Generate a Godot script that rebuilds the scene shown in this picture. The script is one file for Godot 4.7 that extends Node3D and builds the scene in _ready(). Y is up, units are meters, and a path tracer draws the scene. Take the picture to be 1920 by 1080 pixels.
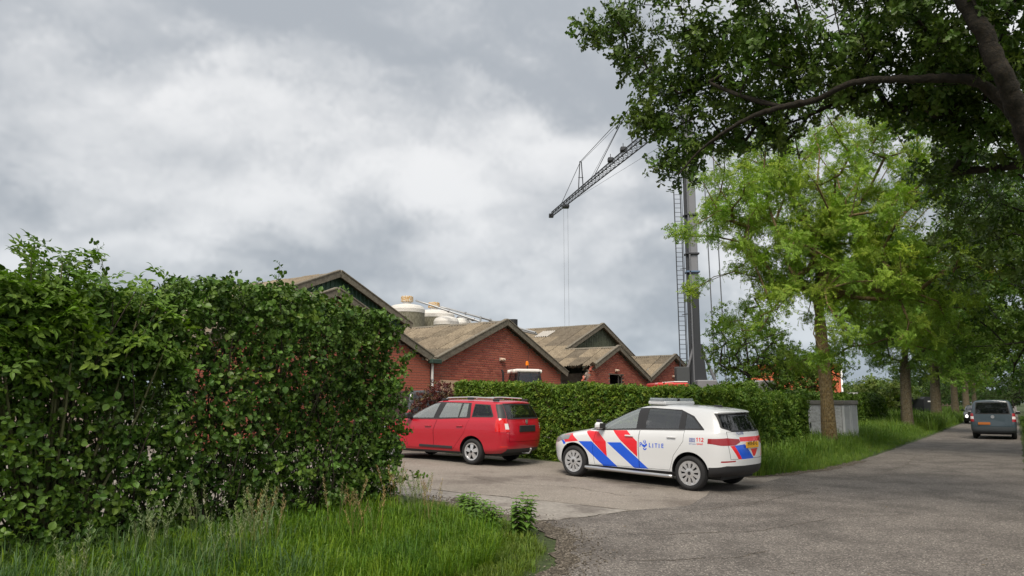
extends Node3D

const TH := 0.98262
var SX := Vector3(cos(TH), 0, -sin(TH))
var NX := Vector3(-sin(TH), 0, -cos(TH))
var taken := {}
var mats := {}

class Soup:
	var v := PackedVector3Array()
	var n := PackedVector3Array()
	func tri(a: Vector3, b: Vector3, c: Vector3) -> void:
		var m := (b - a).cross(c - a).normalized()
		v.append(a); v.append(c); v.append(b)
		n.append(m); n.append(m); n.append(m)
	func trin(a: Vector3, b: Vector3, c: Vector3, na: Vector3, nb: Vector3, nc: Vector3) -> void:
		v.append(a); v.append(c); v.append(b)
		n.append(na); n.append(nc); n.append(nb)
	func quad(a: Vector3, b: Vector3, c: Vector3, d: Vector3) -> void:
		tri(a, b, c); tri(a, c, d)
	func quadn(a: Vector3, b: Vector3, c: Vector3, d: Vector3, na: Vector3, nb: Vector3, nc: Vector3, nd: Vector3) -> void:
		trin(a, b, c, na, nb, nc); trin(a, c, d, na, nc, nd)
	func box(c: Vector3, h: Vector3, b := Basis()) -> void:
		for ax in 3:
			for sg in [-1.0, 1.0]:
				var u: Vector3 = Vector3.ZERO; u[ax] = h[ax] * sg
				var p: Vector3 = Vector3.ZERO; p[(ax + 1) % 3] = h[(ax + 1) % 3] * sg
				var q: Vector3 = Vector3.ZERO; q[(ax + 2) % 3] = h[(ax + 2) % 3]
				quad(c + b * (u - p - q), c + b * (u + p - q), c + b * (u + p + q), c + b * (u - p + q))
	# box with chamfered edges
	func cbox(c: Vector3, h: Vector3, k: float, b := Basis()) -> void:
		var i := h - Vector3(k, k, k)
		for ax in 3:
			var a1 := (ax + 1) % 3
			var a2 := (ax + 2) % 3
			for sg in [-1.0, 1.0]:
				var u: Vector3 = Vector3.ZERO; u[ax] = h[ax] * sg
				var p: Vector3 = Vector3.ZERO; p[a1] = i[a1] * sg
				var q: Vector3 = Vector3.ZERO; q[a2] = i[a2]
				quad(c + b * (u - p - q), c + b * (u + p - q), c + b * (u + p + q), c + b * (u - p + q))
			for s1 in [-1.0, 1.0]:
				for s2 in [-1.0, 1.0]:
					var e: Vector3 = Vector3.ZERO; e[ax] = i[ax]
					var f1: Vector3 = Vector3.ZERO; f1[a1] = h[a1] * s1; f1[a2] = i[a2] * s2
					var f2: Vector3 = Vector3.ZERO; f2[a1] = i[a1] * s1; f2[a2] = h[a2] * s2
					if s1 * s2 > 0: quad(c + b * (f1 - e), c + b * (f2 - e), c + b * (f2 + e), c + b * (f1 + e))
					else: quad(c + b * (f1 + e), c + b * (f2 + e), c + b * (f2 - e), c + b * (f1 - e))
		for sx in [-1.0, 1.0]:
			for sy in [-1.0, 1.0]:
				for sz in [-1.0, 1.0]:
					var a := Vector3(h.x * sx, i.y * sy, i.z * sz)
					var d := Vector3(i.x * sx, h.y * sy, i.z * sz)
					var e2 := Vector3(i.x * sx, i.y * sy, h.z * sz)
					if sx * sy * sz > 0: tri(c + b * a, c + b * d, c + b * e2)
					else: tri(c + b * a, c + b * e2, c + b * d)
	func tube(pts: Array, rad: Array, sides := 6, cap := true) -> void:
		var rings := []
		var nr := []
		var up := Vector3.UP
		for i in pts.size():
			var d: Vector3 = (pts[mini(i + 1, pts.size() - 1)] - pts[maxi(i - 1, 0)])
			d = d.normalized() if d.length() > 1e-6 else Vector3.UP
			if absf(d.dot(up)) > 0.95: up = Vector3.RIGHT if absf(d.x) < 0.9 else Vector3.BACK
			var x := up.cross(d).normalized()
			var y := d.cross(x).normalized()
			up = y
			var ring := PackedVector3Array()
			var nn := PackedVector3Array()
			for k in sides:
				var a := TAU * k / sides
				var o := x * cos(a) + y * sin(a)
				ring.append(pts[i] + o * rad[i]); nn.append(o)
			rings.append(ring); nr.append(nn)
		for i in pts.size() - 1:
			for k in sides:
				var j := (k + 1) % sides
				quadn(rings[i][k], rings[i][j], rings[i + 1][j], rings[i + 1][k], nr[i][k], nr[i][j], nr[i + 1][j], nr[i + 1][k])
		if cap:
			for k in sides:
				var j := (k + 1) % sides
				tri(pts[0], rings[0][j], rings[0][k])
				tri(pts[-1], rings[-1][k], rings[-1][j])
	func bar(a: Vector3, b: Vector3, r: float, sides := 4) -> void:
		tube([a, b], [r, r], sides)
	# profile: array of Vector2(radius, height) about the axis through o
	func lathe(o: Vector3, axis: Vector3, prof: Array, sides := 24, smooth := true) -> void:
		var x := axis.cross(Vector3(0.31, 0.87, 0.39)).normalized()
		var y := axis.cross(x).normalized()
		for i in prof.size() - 1:
			var p: Vector2 = prof[i]
			var q: Vector2 = prof[i + 1]
			var t := (q - p).normalized()
			for k in sides:
				var a := TAU * k / sides
				var b := TAU * (k + 1) / sides
				var da := x * cos(a) + y * sin(a)
				var db := x * cos(b) + y * sin(b)
				var na := (da * t.y - axis * t.x).normalized()
				var nb := (db * t.y - axis * t.x).normalized()
				if not smooth: na = (na + nb).normalized(); nb = na
				quadn(o + da * p.x + axis * p.y, o + db * p.x + axis * p.y, o + db * q.x + axis * q.y, o + da * q.x + axis * q.y, na, nb, nb, na)
	func prism(poly: PackedVector2Array, o: Vector3, ex: Vector3, ey: Vector3, ez: Vector3) -> void:
		# poly in (ex, ey), extruded from o to o + ez
		var t := Geometry2D.triangulate_polygon(poly)
		var f := 1.0 if ex.cross(ey).dot(ez) > 0 else -1.0
		var cw := 1.0 if Geometry2D.is_polygon_clockwise(poly) else -1.0
		for i in range(0, t.size(), 3):
			var a := o + ex * poly[t[i]].x + ey * poly[t[i]].y
			var b := o + ex * poly[t[i + 1]].x + ey * poly[t[i + 1]].y
			var c := o + ex * poly[t[i + 2]].x + ey * poly[t[i + 2]].y
			var face := (b - a).cross(c - a)
			if face.dot(ez) > 0:
				tri(a + ez, b + ez, c + ez); tri(a, c, b)
			else:
				tri(a + ez, c + ez, b + ez); tri(a, b, c)
		for i in poly.size():
			var j := (i + 1) % poly.size()
			var a := o + ex * poly[i].x + ey * poly[i].y
			var b := o + ex * poly[j].x + ey * poly[j].y
			if f * cw < 0: quad(a, b, b + ez, a + ez)
			else: quad(b, a, a + ez, b + ez)
	func add(s: Soup, t := Transform3D()) -> void:
		for i in s.v.size():
			v.append(t * s.v[i]); n.append((t.basis * s.n[i]).normalized())
	func mesh() -> ArrayMesh:
		var m := ArrayMesh.new()
		if v.is_empty(): return m
		var a := []
		a.resize(Mesh.ARRAY_MAX)
		a[Mesh.ARRAY_VERTEX] = v
		a[Mesh.ARRAY_NORMAL] = n
		m.add_surface_from_arrays(Mesh.PRIMITIVE_TRIANGLES, a)
		return m

func P(s: float, y: float, n: float) -> Vector3:
	return SX * s + NX * n + Vector3(0, y, 0)
func gh(s: float, n: float) -> float:
	return 0.033 * clampf(n - 3.85, 0.0, 8.5)
func G(s: float, n: float, up := 0.0) -> Vector3:
	return P(s, gh(s, n) + up, n)

func numbered(called: String) -> String:
	if not taken.has(called):
		taken[called] = 0
		return called
	taken[called] += 1
	return "%s_%03d" % [called, taken[called]]
func tag(o: Node3D, label: String, category: String, group := "") -> void:
	o.set_meta("label", label); o.set_meta("category", category)
	if group: o.set_meta("group", group)
func thing(called: String, label: String, category: String, at := Vector3.ZERO, yaw := 0.0, group := "") -> Node3D:
	var o := Node3D.new()
	o.name = numbered(called)
	add_child(o)
	o.position = at; o.rotation.y = yaw
	tag(o, label, category, group)
	return o
func part(parent: Node, called: String, m: Mesh, mt: Material, tr := Transform3D()) -> MeshInstance3D:
	var o := MeshInstance3D.new()
	o.name = numbered(called) if parent == self else called
	o.mesh = m
	o.material_override = mt
	o.transform = tr
	parent.add_child(o, true)
	return o
func sp(parent: Node, called: String, s: Soup, mt: Material) -> MeshInstance3D:
	return part(parent, called, s.mesh(), mt)
func structure(called: String, s: Soup, mt: Material) -> MeshInstance3D:
	var o := part(self, called, s.mesh(), mt)
	o.set_meta("kind", "structure")
	return o
func scatter(parent: Node, called: String, m: Mesh, mt: Material, where: Array, tint: PackedColorArray) -> MultiMeshInstance3D:
	var mm := MultiMesh.new()
	mm.transform_format = MultiMesh.TRANSFORM_3D
	mm.use_colors = true
	mm.mesh = m
	mm.instance_count = where.size()
	for i in where.size():
		mm.set_instance_transform(i, where[i])
		mm.set_instance_color(i, tint[i])
	var o := MultiMeshInstance3D.new()
	o.name = numbered(called) if parent == self else called
	o.multimesh = mm
	o.material_override = mt
	o.set_meta("kind", "stuff")
	parent.add_child(o, true)
	return o

# ---------------------------------------------------------------- materials
func lin(r: float, g: float, b: float, a := 1.0) -> Color:
	var c := Color(r, g, b).linear_to_srgb()
	c.a = a
	return c
func flat(r: float, g: float, b: float, rough := 0.6, metal := 0.0, spec := 0.5) -> StandardMaterial3D:
	var k := "%f %f %f %f %f %f" % [r, g, b, rough, metal, spec]
	if mats.has(k): return mats[k]
	var m := StandardMaterial3D.new()
	m.albedo_color = lin(r, g, b)
	m.roughness = rough
	m.metallic = metal
	m.metallic_specular = spec
	mats[k] = m
	return m
func paint(r: float, g: float, b: float) -> StandardMaterial3D:
	var m := StandardMaterial3D.new()
	m.albedo_color = lin(r, g, b)
	m.roughness = 0.35
	m.clearcoat_enabled = true
	m.clearcoat = 0.8
	m.clearcoat_roughness = 0.04
	return m
func glass(r: float, g: float, b: float, alpha: float) -> StandardMaterial3D:
	var m := StandardMaterial3D.new()
	m.albedo_color = lin(r, g, b, alpha)
	m.transparency = BaseMaterial3D.TRANSPARENCY_ALPHA
	m.roughness = 0.03
	m.metallic_specular = 0.7
	return m
func noise_tex(kind: int, freq: float, oct: int, ramp: Array, size := 512, sd := 1, normal := false, strength := 4.0, gain := 0.5) -> NoiseTexture2D:
	var f := FastNoiseLite.new()
	f.noise_type = kind
	f.frequency = freq
	f.fractal_octaves = oct
	f.fractal_gain = gain
	f.seed = sd
	if kind == FastNoiseLite.TYPE_CELLULAR: f.cellular_return_type = FastNoiseLite.RETURN_CELL_VALUE
	var t := NoiseTexture2D.new()
	t.width = size; t.height = size
	t.seamless = true
	t.noise = f
	if normal:
		t.as_normal_map = true
		t.bump_strength = strength
	elif ramp.size():
		var g := Gradient.new()
		var off := PackedFloat32Array()
		var col := PackedColorArray()
		for e in ramp:
			off.append(e[0]); col.append(lin(e[1], e[2], e[3]))
		g.offsets = off; g.colors = col
		t.color_ramp = g
	return t
# fine: colour texture repeated every `size` metres; coarse: multiplied over it every `size2` metres
func grainy(fine: Texture2D, size: float, coarse: Texture2D, size2: float, rough: float, bump: Texture2D = null, bscale := 1.0, world := true) -> StandardMaterial3D:
	var m := StandardMaterial3D.new()
	m.albedo_texture = fine
	m.uv1_triplanar = true
	m.uv1_world_triplanar = world
	m.uv1_scale = Vector3.ONE / size
	m.roughness = rough
	if coarse:
		m.detail_enabled = true
		m.detail_albedo = coarse
		m.detail_blend_mode = BaseMaterial3D.BLEND_MODE_MUL
		m.detail_uv_layer = BaseMaterial3D.DETAIL_UV_2
		m.uv2_triplanar = true
		m.uv2_world_triplanar = world
		m.uv2_scale = Vector3.ONE / size2
	if bump:
		m.heightmap_enabled = true
		m.heightmap_texture = bump
		m.heightmap_scale = bscale
	return m
func leafmat(rough := 0.5, back := Color(0.35, 0.45, 0.12)) -> StandardMaterial3D:
	var m := StandardMaterial3D.new()
	m.albedo_color = Color.WHITE
	m.vertex_color_use_as_albedo = true
	m.roughness = rough
	m.metallic_specular = 0.4
	m.cull_mode = BaseMaterial3D.CULL_DISABLED
	m.backlight_enabled = true
	m.backlight = back
	return m

func _ready() -> void:
	# ---- camera, sky, sun, exposure
	var cam := Camera3D.new()
	cam.name = "camera"
	add_child(cam)
	cam.position = Vector3(0, 1.68, 0)
	cam.rotation_degrees = Vector3(8.731, 0, 0)
	cam.fov = 42.18
	cam.far = 6000.0
	cam.current = true
	var e := Environment.new()
	e.background_mode = Environment.BG_SKY
	e.sky = Sky.new()
	var ps := PanoramaSkyMaterial.new()
	ps.panorama = sky_picture()
	e.sky.sky_material = ps
	e.background_energy_multiplier = 0.41
	e.tonemap_mode = Environment.TONE_MAPPER_LINEAR
	e.tonemap_exposure = 2.5
	e.sdfgi_enabled = true
	e.ssao_enabled = true
	e.ssil_enabled = true
	var we := WorldEnvironment.new()
	we.name = "world"
	we.environment = e
	add_child(we)
	var sun := DirectionalLight3D.new()
	sun.name = "sun"
	sun.light_energy = 0.5
	sun.light_angular_distance = 28.0
	sun.light_color = Color(1.0, 0.96, 0.9)
	sun.shadow_enabled = true
	add_child(sun)
	sun.look_at_from_position(Vector3(-1.3, 8, 6.0), Vector3.ZERO)
	build_materials()
	build_ground()
	build_farm()
	build_hedges()
	build_trees()
	build_cars()
	build_yard()
	build_crane()
	build_roadside()
	build_grass()

func sky_picture() -> ImageTexture:
	var w := 1600
	var h := 800
	var im := Image.create(w, h, false, Image.FORMAT_RGBF)
	var a := FastNoiseLite.new()
	a.seed = 11; a.frequency = 0.55; a.fractal_octaves = 6; a.fractal_gain = 0.5
	a.domain_warp_enabled = true; a.domain_warp_amplitude = 0.6; a.domain_warp_frequency = 0.6
	var b := FastNoiseLite.new()
	b.seed = 5; b.frequency = 0.9; b.fractal_octaves = 6; b.fractal_gain = 0.55
	var low := Vector3(0.39, 0.465, 0.53)
	for j in h:
		var el := PI * (0.5 - (j + 0.5) / h)
		if el < -0.02:
			im.fill_rect(Rect2i(0, j, w, h - j), Color(0.34, 0.36, 0.36))
			break
		var up := sin(maxf(el, 0.0))
		for i in w:
			var az := TAU * ((i + 0.5) / w - 0.5)
			var d := Vector3(sin(az) * cos(el), up, -cos(az) * cos(el))
			var q := Vector2(d.x, d.z) * (1.9 / (up + 0.32))
			var big := a.get_noise_3d(q.x, up * 1.5, q.y)
			var fine := b.get_noise_3d(q.x * 1.7, up * 3.0, q.y * 1.7 + 9.0)
			var t := clampf(0.5 + 1.05 * big + 0.34 * fine, 0.0, 1.0)
			t = t * t * (3.0 - 2.0 * t)
			var c := Vector3(0.37, 0.40, 0.44).lerp(Vector3(0.78, 0.782, 0.79), t)
			var hz := exp(-up / 0.13)
			c = c.lerp(low * (0.88 + 0.3 * t), clampf(hz * 0.92, 0.0, 1.0))
			c *= 1.04 + 0.25 * up
			im.set_pixel(i, j, Color(c.x, c.y, c.z))
	return ImageTexture.create_from_image(im)

var M := {}
func build_materials() -> void:
	var SM := FastNoiseLite.TYPE_SIMPLEX_SMOOTH
	var CE := FastNoiseLite.TYPE_CELLULAR
	var PE := FastNoiseLite.TYPE_PERLIN
	var chip := noise_tex(CE, 0.11, 1, [[0.0, 0.066, 0.060, 0.056], [0.35, 0.115, 0.104, 0.095], [0.7, 0.172, 0.156, 0.142], [0.93, 0.26, 0.24, 0.22], [1.0, 0.48, 0.44, 0.40]], 1024, 3)
	var chip2 := noise_tex(CE, 0.13, 1, [[0.0, 0.175, 0.156, 0.137], [0.5, 0.232, 0.208, 0.182], [0.9, 0.285, 0.256, 0.224], [1.0, 0.40, 0.37, 0.335]], 1024, 8)
	var patch := noise_tex(SM, 0.012, 5, [[0.2, 0.62, 0.60, 0.58], [0.5, 0.86, 0.84, 0.82], [0.75, 1.0, 0.98, 0.95]], 512, 21, false, 4.0, 0.6)
	var stain := noise_tex(SM, 0.008, 6, [[0.22, 0.55, 0.52, 0.50], [0.42, 0.86, 0.84, 0.82], [0.7, 1.0, 0.99, 0.97]], 512, 77, false, 4.0, 0.62)
	M.road = grainy(chip, 1.6, patch, 9.0, 0.85, chip, 0.5)
	M.drive = grainy(chip2, 1.9, stain, 13.0, 0.9, chip2, 0.3)
	var conc := noise_tex(SM, 0.04, 6, [[0.2, 0.215, 0.20, 0.182], [0.5, 0.27, 0.252, 0.23], [0.8, 0.325, 0.305, 0.28]], 512, 4, false, 4.0, 0.7)
	M.concrete = grainy(conc, 2.2, stain, 5.0, 0.85, conc, 0.25)
	var dirt := noise_tex(CE, 0.08, 1, [[0.0, 0.022, 0.017, 0.011], [0.45, 0.055, 0.043, 0.030], [0.8, 0.12, 0.098, 0.072], [1.0, 0.26, 0.23, 0.19]], 512, 9)
	M.dirt = grainy(dirt, 0.8, null, 1.0, 0.95, dirt, 1.2)
	var soil := noise_tex(SM, 0.03, 6, [[0.2, 0.022, 0.032, 0.008], [0.5, 0.040, 0.062, 0.014], [0.8, 0.075, 0.10, 0.03]], 512, 6, false, 4.0, 0.7)
	M.ground = grainy(soil, 1.7, noise_tex(SM, 0.01, 4, [[0.2, 0.7, 0.75, 0.6], [0.8, 1.0, 1.0, 0.9]], 256, 5), 17.0, 0.95)
	var bark := noise_tex(PE, 0.02, 5, [[0.25, 0.07, 0.055, 0.033], [0.5, 0.185, 0.145, 0.082], [0.75, 0.34, 0.28, 0.155]], 512, 31, false, 4.0, 0.75)
	var moss := noise_tex(SM, 0.015, 5, [[0.3, 0.75, 0.62, 0.40], [0.6, 1.0, 0.95, 0.85]], 512, 32, false, 4.0, 0.7)
	M.bark = grainy(bark, 0.45, moss, 1.3, 0.95, bark, 3.0)
	M.bark.uv1_scale = Vector3(3.4, 1.0, 3.4)
	M.darkbark = grainy(noise_tex(PE, 0.02, 5, [[0.25, 0.008, 0.007, 0.005], [0.5, 0.02, 0.017, 0.013], [0.8, 0.05, 0.042, 0.032]], 512, 35, false, 4.0, 0.75), 0.5, moss, 1.1, 0.95, bark, 2.5)
	M.greybark = grainy(noise_tex(PE, 0.02, 5, [[0.25, 0.06, 0.055, 0.042], [0.5, 0.14, 0.125, 0.095], [0.8, 0.25, 0.23, 0.18]], 512, 36, false, 4.0, 0.75), 0.6, moss, 1.7, 0.95, bark, 2.5)
	M.twig = flat(0.055, 0.042, 0.028, 0.9)
	M.twig_green = flat(0.12, 0.12, 0.05, 0.8)
	M.mortar = grainy(noise_tex(SM, 0.06, 4, [[0.2, 0.20, 0.155, 0.13], [0.8, 0.30, 0.24, 0.205]], 256, 41), 1.0, null, 1.0, 0.95)
	M.bricks = []
	for c in [[0.36, 0.098, 0.062], [0.40, 0.115, 0.072], [0.31, 0.08, 0.052], [0.43, 0.13, 0.084], [0.36, 0.096, 0.068]]:
		M.bricks.append(flat(c[0], c[1], c[2], 0.9))
	# weathered fibre cement sheets: lichen, streaks, dark algae
	M.sheets = []
	var lich := noise_tex(SM, 0.03, 6, [[0.15, 0.46, 0.42, 0.36], [0.45, 0.80, 0.75, 0.66], [0.7, 1.0, 0.96, 0.86], [0.9, 1.25, 1.2, 1.05]], 512, 51, false, 4.0, 0.75)
	var wear := noise_tex(SM, 0.015, 6, [[0.2, 0.5, 0.48, 0.46], [0.5, 0.85, 0.84, 0.82], [0.8, 1.0, 1.0, 1.0]], 512, 52, false, 4.0, 0.7)
	for c in [[0.34, 0.295, 0.24], [0.28, 0.245, 0.20], [0.39, 0.34, 0.275], [0.235, 0.208, 0.175]]:
		var m := grainy(lich, 1.1, wear, 3.7, 0.95)
		m.albedo_color = lin(c[0], c[1], c[2])
		M.sheets.append(m)
	M.verge = grainy(lich, 0.7, wear, 1.9, 0.9)
	M.verge.albedo_color = lin(0.25, 0.235, 0.21)
	M.cladding = grainy(wear, 2.3, null, 1.0, 0.55)
	M.cladding.albedo_color = lin(0.04, 0.10, 0.065)
	M.cladding2 = grainy(wear, 2.3, null, 1.0, 0.7)
	M.cladding2.albedo_color = lin(0.105, 0.125, 0.085)
	var blk := noise_tex(SM, 0.05, 5, [[0.2, 0.15, 0.125, 0.10], [0.8, 0.24, 0.205, 0.17]], 256, 61, false, 4.0, 0.7)
	M.block = grainy(blk, 1.2, wear, 3.0, 0.95)
	M.black = flat(0.012, 0.012, 0.013, 0.6)
	M.rubber = flat(0.016, 0.016, 0.017, 0.75)
	M.plastic = flat(0.022, 0.022, 0.024, 0.55)
	M.steel = flat(0.45, 0.45, 0.46, 0.35, 0.9)
	M.galv = flat(0.42, 0.43, 0.44, 0.5, 0.6)
	M.grime = wear
	M.white_paint = flat(0.75, 0.75, 0.74, 0.5)

func sheet(poly: PackedVector2Array, lift: float) -> Soup:
	var st := Soup.new()
	var cuts := [-4000.0, 3.85, 12.35, 4000.0]
	for k in 3:
		var band := PackedVector2Array([Vector2(-5000, cuts[k]), Vector2(5000, cuts[k]), Vector2(5000, cuts[k + 1]), Vector2(-5000, cuts[k + 1])])
		for q in Geometry2D.intersect_polygons(poly, band):
			var t := Geometry2D.triangulate_polygon(q)
			for i in range(0, t.size(), 3):
				var a: Vector2 = q[t[i]]
				var b: Vector2 = q[t[i + 1]]
				var c: Vector2 = q[t[i + 2]]
				var pa := G(a.x, a.y, lift)
				var pb := G(b.x, b.y, lift)
				var pc := G(c.x, c.y, lift)
				if (pb - pa).cross(pc - pa).y > 0: st.tri(pa, pb, pc)
				else: st.tri(pa, pc, pb)
	return st

func ragged(pts: Array, step: float, amp: float, sd: int, closed := true) -> PackedVector2Array:
	var f := FastNoiseLite.new()
	f.seed = sd; f.frequency = 1.6; f.fractal_octaves = 4
	var out := PackedVector2Array()
	for i in (pts.size() if closed else pts.size() - 1):
		var a: Vector2 = pts[i]
		var b: Vector2 = pts[(i + 1) % pts.size()]
		var k := clampi(int(a.distance_to(b) / step), 1, 120)
		var nn := (b - a).normalized().orthogonal()
		for j in k:
			var p := a.lerp(b, float(j) / k)
			var w := amp if j > 0 else 0.0
			out.append(p + nn * (f.get_noise_2d(p.x, p.y) * w))
	if not closed: out.append(pts[-1])
	return out

var drive_poly: PackedVector2Array
func build_ground() -> void:
	var big := PackedVector2Array([Vector2(-3000, -3000), Vector2(3000, -3000), Vector2(3000, 3000), Vector2(-3000, 3000)])
	structure("ground", sheet(big, 0.0), M.ground)
	var dp := [Vector2(4.0, 3.4), Vector2(6.2, 3.8), Vector2(7.36, 4.15), Vector2(8.3, 4.75), Vector2(8.9, 5.6), Vector2(9.25, 6.6), Vector2(9.55, 7.5), Vector2(9.6, 9.4), Vector2(-25, 9.6), Vector2(-25, 60), Vector2(75, 60), Vector2(75, 16.0), Vector2(19.2, 15.4), Vector2(17.2, 13.9), Vector2(16.75, 13.4), Vector2(16.7, 6.2), Vector2(17.1, 5.2), Vector2(18.6, 4.6), Vector2(20.2, 4.15), Vector2(23.0, 3.75), Vector2(23.0, 3.3)]
	drive_poly = ragged(dp, 0.3, 0.13, 3)
	structure("driveway", sheet(drive_poly, 0.004), M.drive)
	var left := ragged([Vector2(-40, 3.86), Vector2(6.0, 3.86), Vector2(7.2, 4.1), Vector2(8.2, 4.7), Vector2(8.9, 5.62), Vector2(10.0, 5.20), Vector2(10.9, 5.02), Vector2(12.0, 4.55), Vector2(14, 4.9), Vector2(16, 4.5), Vector2(18.5, 4.5), Vector2(20.2, 4.05), Vector2(24, 3.90), Vector2(45, 3.72), Vector2(70, 3.8), Vector2(160, 3.85), Vector2(420, 3.85)], 0.6, 0.12, 5, false)
	var right := ragged([Vector2(420, -0.05), Vector2(60, -0.05), Vector2(-40, -0.02)], 0.6, 0.12, 6, false)
	left.append_array(right)
	structure("road", sheet(left, 0.008), M.road)
	var slab := ragged([Vector2(10.85, 5.03), Vector2(10.05, 5.2), Vector2(9.35, 5.45), Vector2(8.95, 5.8), Vector2(9.3, 6.8), Vector2(9.62, 7.6), Vector2(9.75, 9.6), Vector2(10.3, 12.0), Vector2(10.75, 12.0), Vector2(10.45, 10.0), Vector2(10.5, 8.25), Vector2(10.75, 6.6)], 0.25, 0.03, 12)
	structure("concrete_apron", sheet(slab, 0.0075), M.concrete)
	# grit and weeds lodged in the joints of the apron
	for ln in [[[Vector2(10.62, 11.5), Vector2(10.50, 9.8), Vector2(10.5, 8.25), Vector2(10.75, 6.6), Vector2(10.87, 5.1)], 0.035, 15], [[Vector2(10.87, 5.05), Vector2(10.05, 5.22), Vector2(9.35, 5.45), Vector2(8.9, 5.85)], 0.03, 16]]:
		var mid := ragged(ln[0], 0.12, 0.06, ln[2], false)
		var rng := RandomNumberGenerator.new()
		rng.seed = ln[2]
		var poly := PackedVector2Array()
		var back := PackedVector2Array()
		for i in mid.size():
			var d := (mid[mini(i + 1, mid.size() - 1)] - mid[maxi(i - 1, 0)]).normalized().orthogonal()
			var w: float = ln[1] * rng.randf_range(0.1, 1.0)
			poly.append(mid[i] + d * w)
			back.append(mid[i] - d * w * rng.randf_range(0.3, 1.0))
		back.reverse()
		poly.append_array(back)
		structure("joint_dirt", sheet(poly, 0.011), M.dirt)
	# fine cracks across the paving, packed with grit
	for ln in [[Vector2(12.5, 9.5), Vector2(12.2, 8.2), Vector2(12.6, 7.0), Vector2(12.3, 5.9), Vector2(12.7, 5.0)], [Vector2(10.9, 5.05), Vector2(11.8, 4.2), Vector2(13.6, 3.7), Vector2(16.0, 3.4)], [Vector2(9.3, 3.9), Vector2(10.4, 2.9), Vector2(12.0, 2.4), Vector2(13.1, 1.5)], [Vector2(20, 2.9), Vector2(23, 2.6), Vector2(27, 2.75), Vector2(33, 2.5)], [Vector2(7.6, 3.6), Vector2(8.4, 2.7), Vector2(9.0, 2.5)]]:
		var mid := ragged(ln, 0.1, 0.10, 61, false)
		var poly2 := PackedVector2Array()
		var back2 := PackedVector2Array()
		for i in mid.size():
			var d := (mid[mini(i + 1, mid.size() - 1)] - mid[maxi(i - 1, 0)]).normalized().orthogonal()
			var w := 0.004 + 0.007 * absf(sin(i * 1.7)) * absf(sin(i * 0.31))
			poly2.append(mid[i] + d * w)
			back2.append(mid[i] - d * w)
		back2.reverse()
		poly2.append_array(back2)
		structure("crack_dirt", sheet(poly2, 0.0115), M.dirt)
	# crumbled soil where the verge meets the paving
	var edge := ragged([Vector2(5.2, 3.78), Vector2(6.6, 3.84), Vector2(7.4, 4.05), Vector2(8.3, 4.6), Vector2(9.0, 5.35), Vector2(9.35, 6.5), Vector2(9.65, 7.45), Vector2(9.3, 7.5), Vector2(8.9, 6.6), Vector2(8.75, 5.6), Vector2(8.0, 4.7), Vector2(7.1, 4.2), Vector2(6.2, 3.95), Vector2(5.2, 3.9)], 0.12, 0.16, 44)
	structure("soil_edge", sheet(edge, 0.0125), M.dirt)
	var edge2 := ragged([Vector2(17.0, 5.0), Vector2(18.4, 4.42), Vector2(20.2, 4.0), Vector2(24, 3.72), Vector2(24, 4.1), Vector2(20.2, 4.3), Vector2(18.6, 4.8), Vector2(17.2, 5.4)], 0.15, 0.14, 45)
	structure("soil_edge", sheet(edge2, 0.0125), M.dirt)
	# loose grit and clods spilled over the paving edge
	var rng2 := RandomNumberGenerator.new()
	rng2.seed = 19
	var peb := Soup.new()
	peb.lathe(Vector3.ZERO, Vector3.UP, [Vector2(0.0, -0.5), Vector2(0.8, -0.3), Vector2(1.0, 0.1), Vector2(0.55, 0.55), Vector2(0.0, 0.65)], 6, false)
	var wh := []
	var cl := PackedColorArray()
	var path := [Vector2(4.5, 3.75), Vector2(6.6, 3.85), Vector2(7.4, 4.05), Vector2(8.3, 4.6), Vector2(9.0, 5.35), Vector2(9.35, 6.5), Vector2(9.65, 7.45), Vector2(9.8, 8.4)]
	for i in 2600:
		var k := rng2.randi() % (path.size() - 1)
		var p: Vector2 = path[k].lerp(path[k + 1], rng2.randf())
		p += Vector2(rng2.randfn(0.0, 0.16), rng2.randfn(0.0, 0.16))
		var r := 0.004 + 0.012 * pow(rng2.randf(), 3.0)
		wh.append(Transform3D(Basis.from_euler(Vector3(rng2.randf() * 6, rng2.randf() * 6, 0)).scaled(Vector3(r, r * 0.7, r)), G(p.x, p.y, 0.016)))
		var t := rng2.randf()
		cl.append(Color(0.05 + 0.15 * t, 0.04 + 0.135 * t, 0.028 + 0.115 * t))
	# bud scales, dry leaves and bits of bark blown over the paving
	var bits := Soup.new()
	bits.quad(Vector3(-1, 0, -0.35), Vector3(-0.2, 0.12, 0.5), Vector3(1, 0.05, 0.25), Vector3(0.3, 0.1, -0.5))
	var wb := []
	var cb := PackedColorArray()
	for i in 1500:
		var q := Vector2(rng2.randf_range(6.5, 34.0), rng2.randf_range(0.1, 14.0))
		if q.x > 16.5 and q.y > 4.0: continue
		if q.x < 9.5 and q.y > 4.0: continue
		if rng2.randf() > 0.35 + 0.65 * absf(sin(q.x * 0.9) * sin(q.y * 1.3)): continue
		var r := rng2.randf_range(0.008, 0.024)
		wb.append(Transform3D(Basis.from_euler(Vector3(rng2.randf_range(-0.2, 0.2), rng2.randf() * 6.28, 0)).scaled(Vector3.ONE * r), G(q.x, q.y, 0.012)))
		var t := rng2.randf()
		cb.append(Color(0.04 + 0.16 * t, 0.03 + 0.11 * t, 0.02 + 0.05 * t))
	var gm := StandardMaterial3D.new()
	gm.vertex_color_use_as_albedo = true
	gm.roughness = 0.95
	var grit := scatter(self, "loose_grit", peb.mesh(), gm, wh, cl)
	tag(grit, "loose grit and crumbs of soil along the verge corner", "grit")
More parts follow.
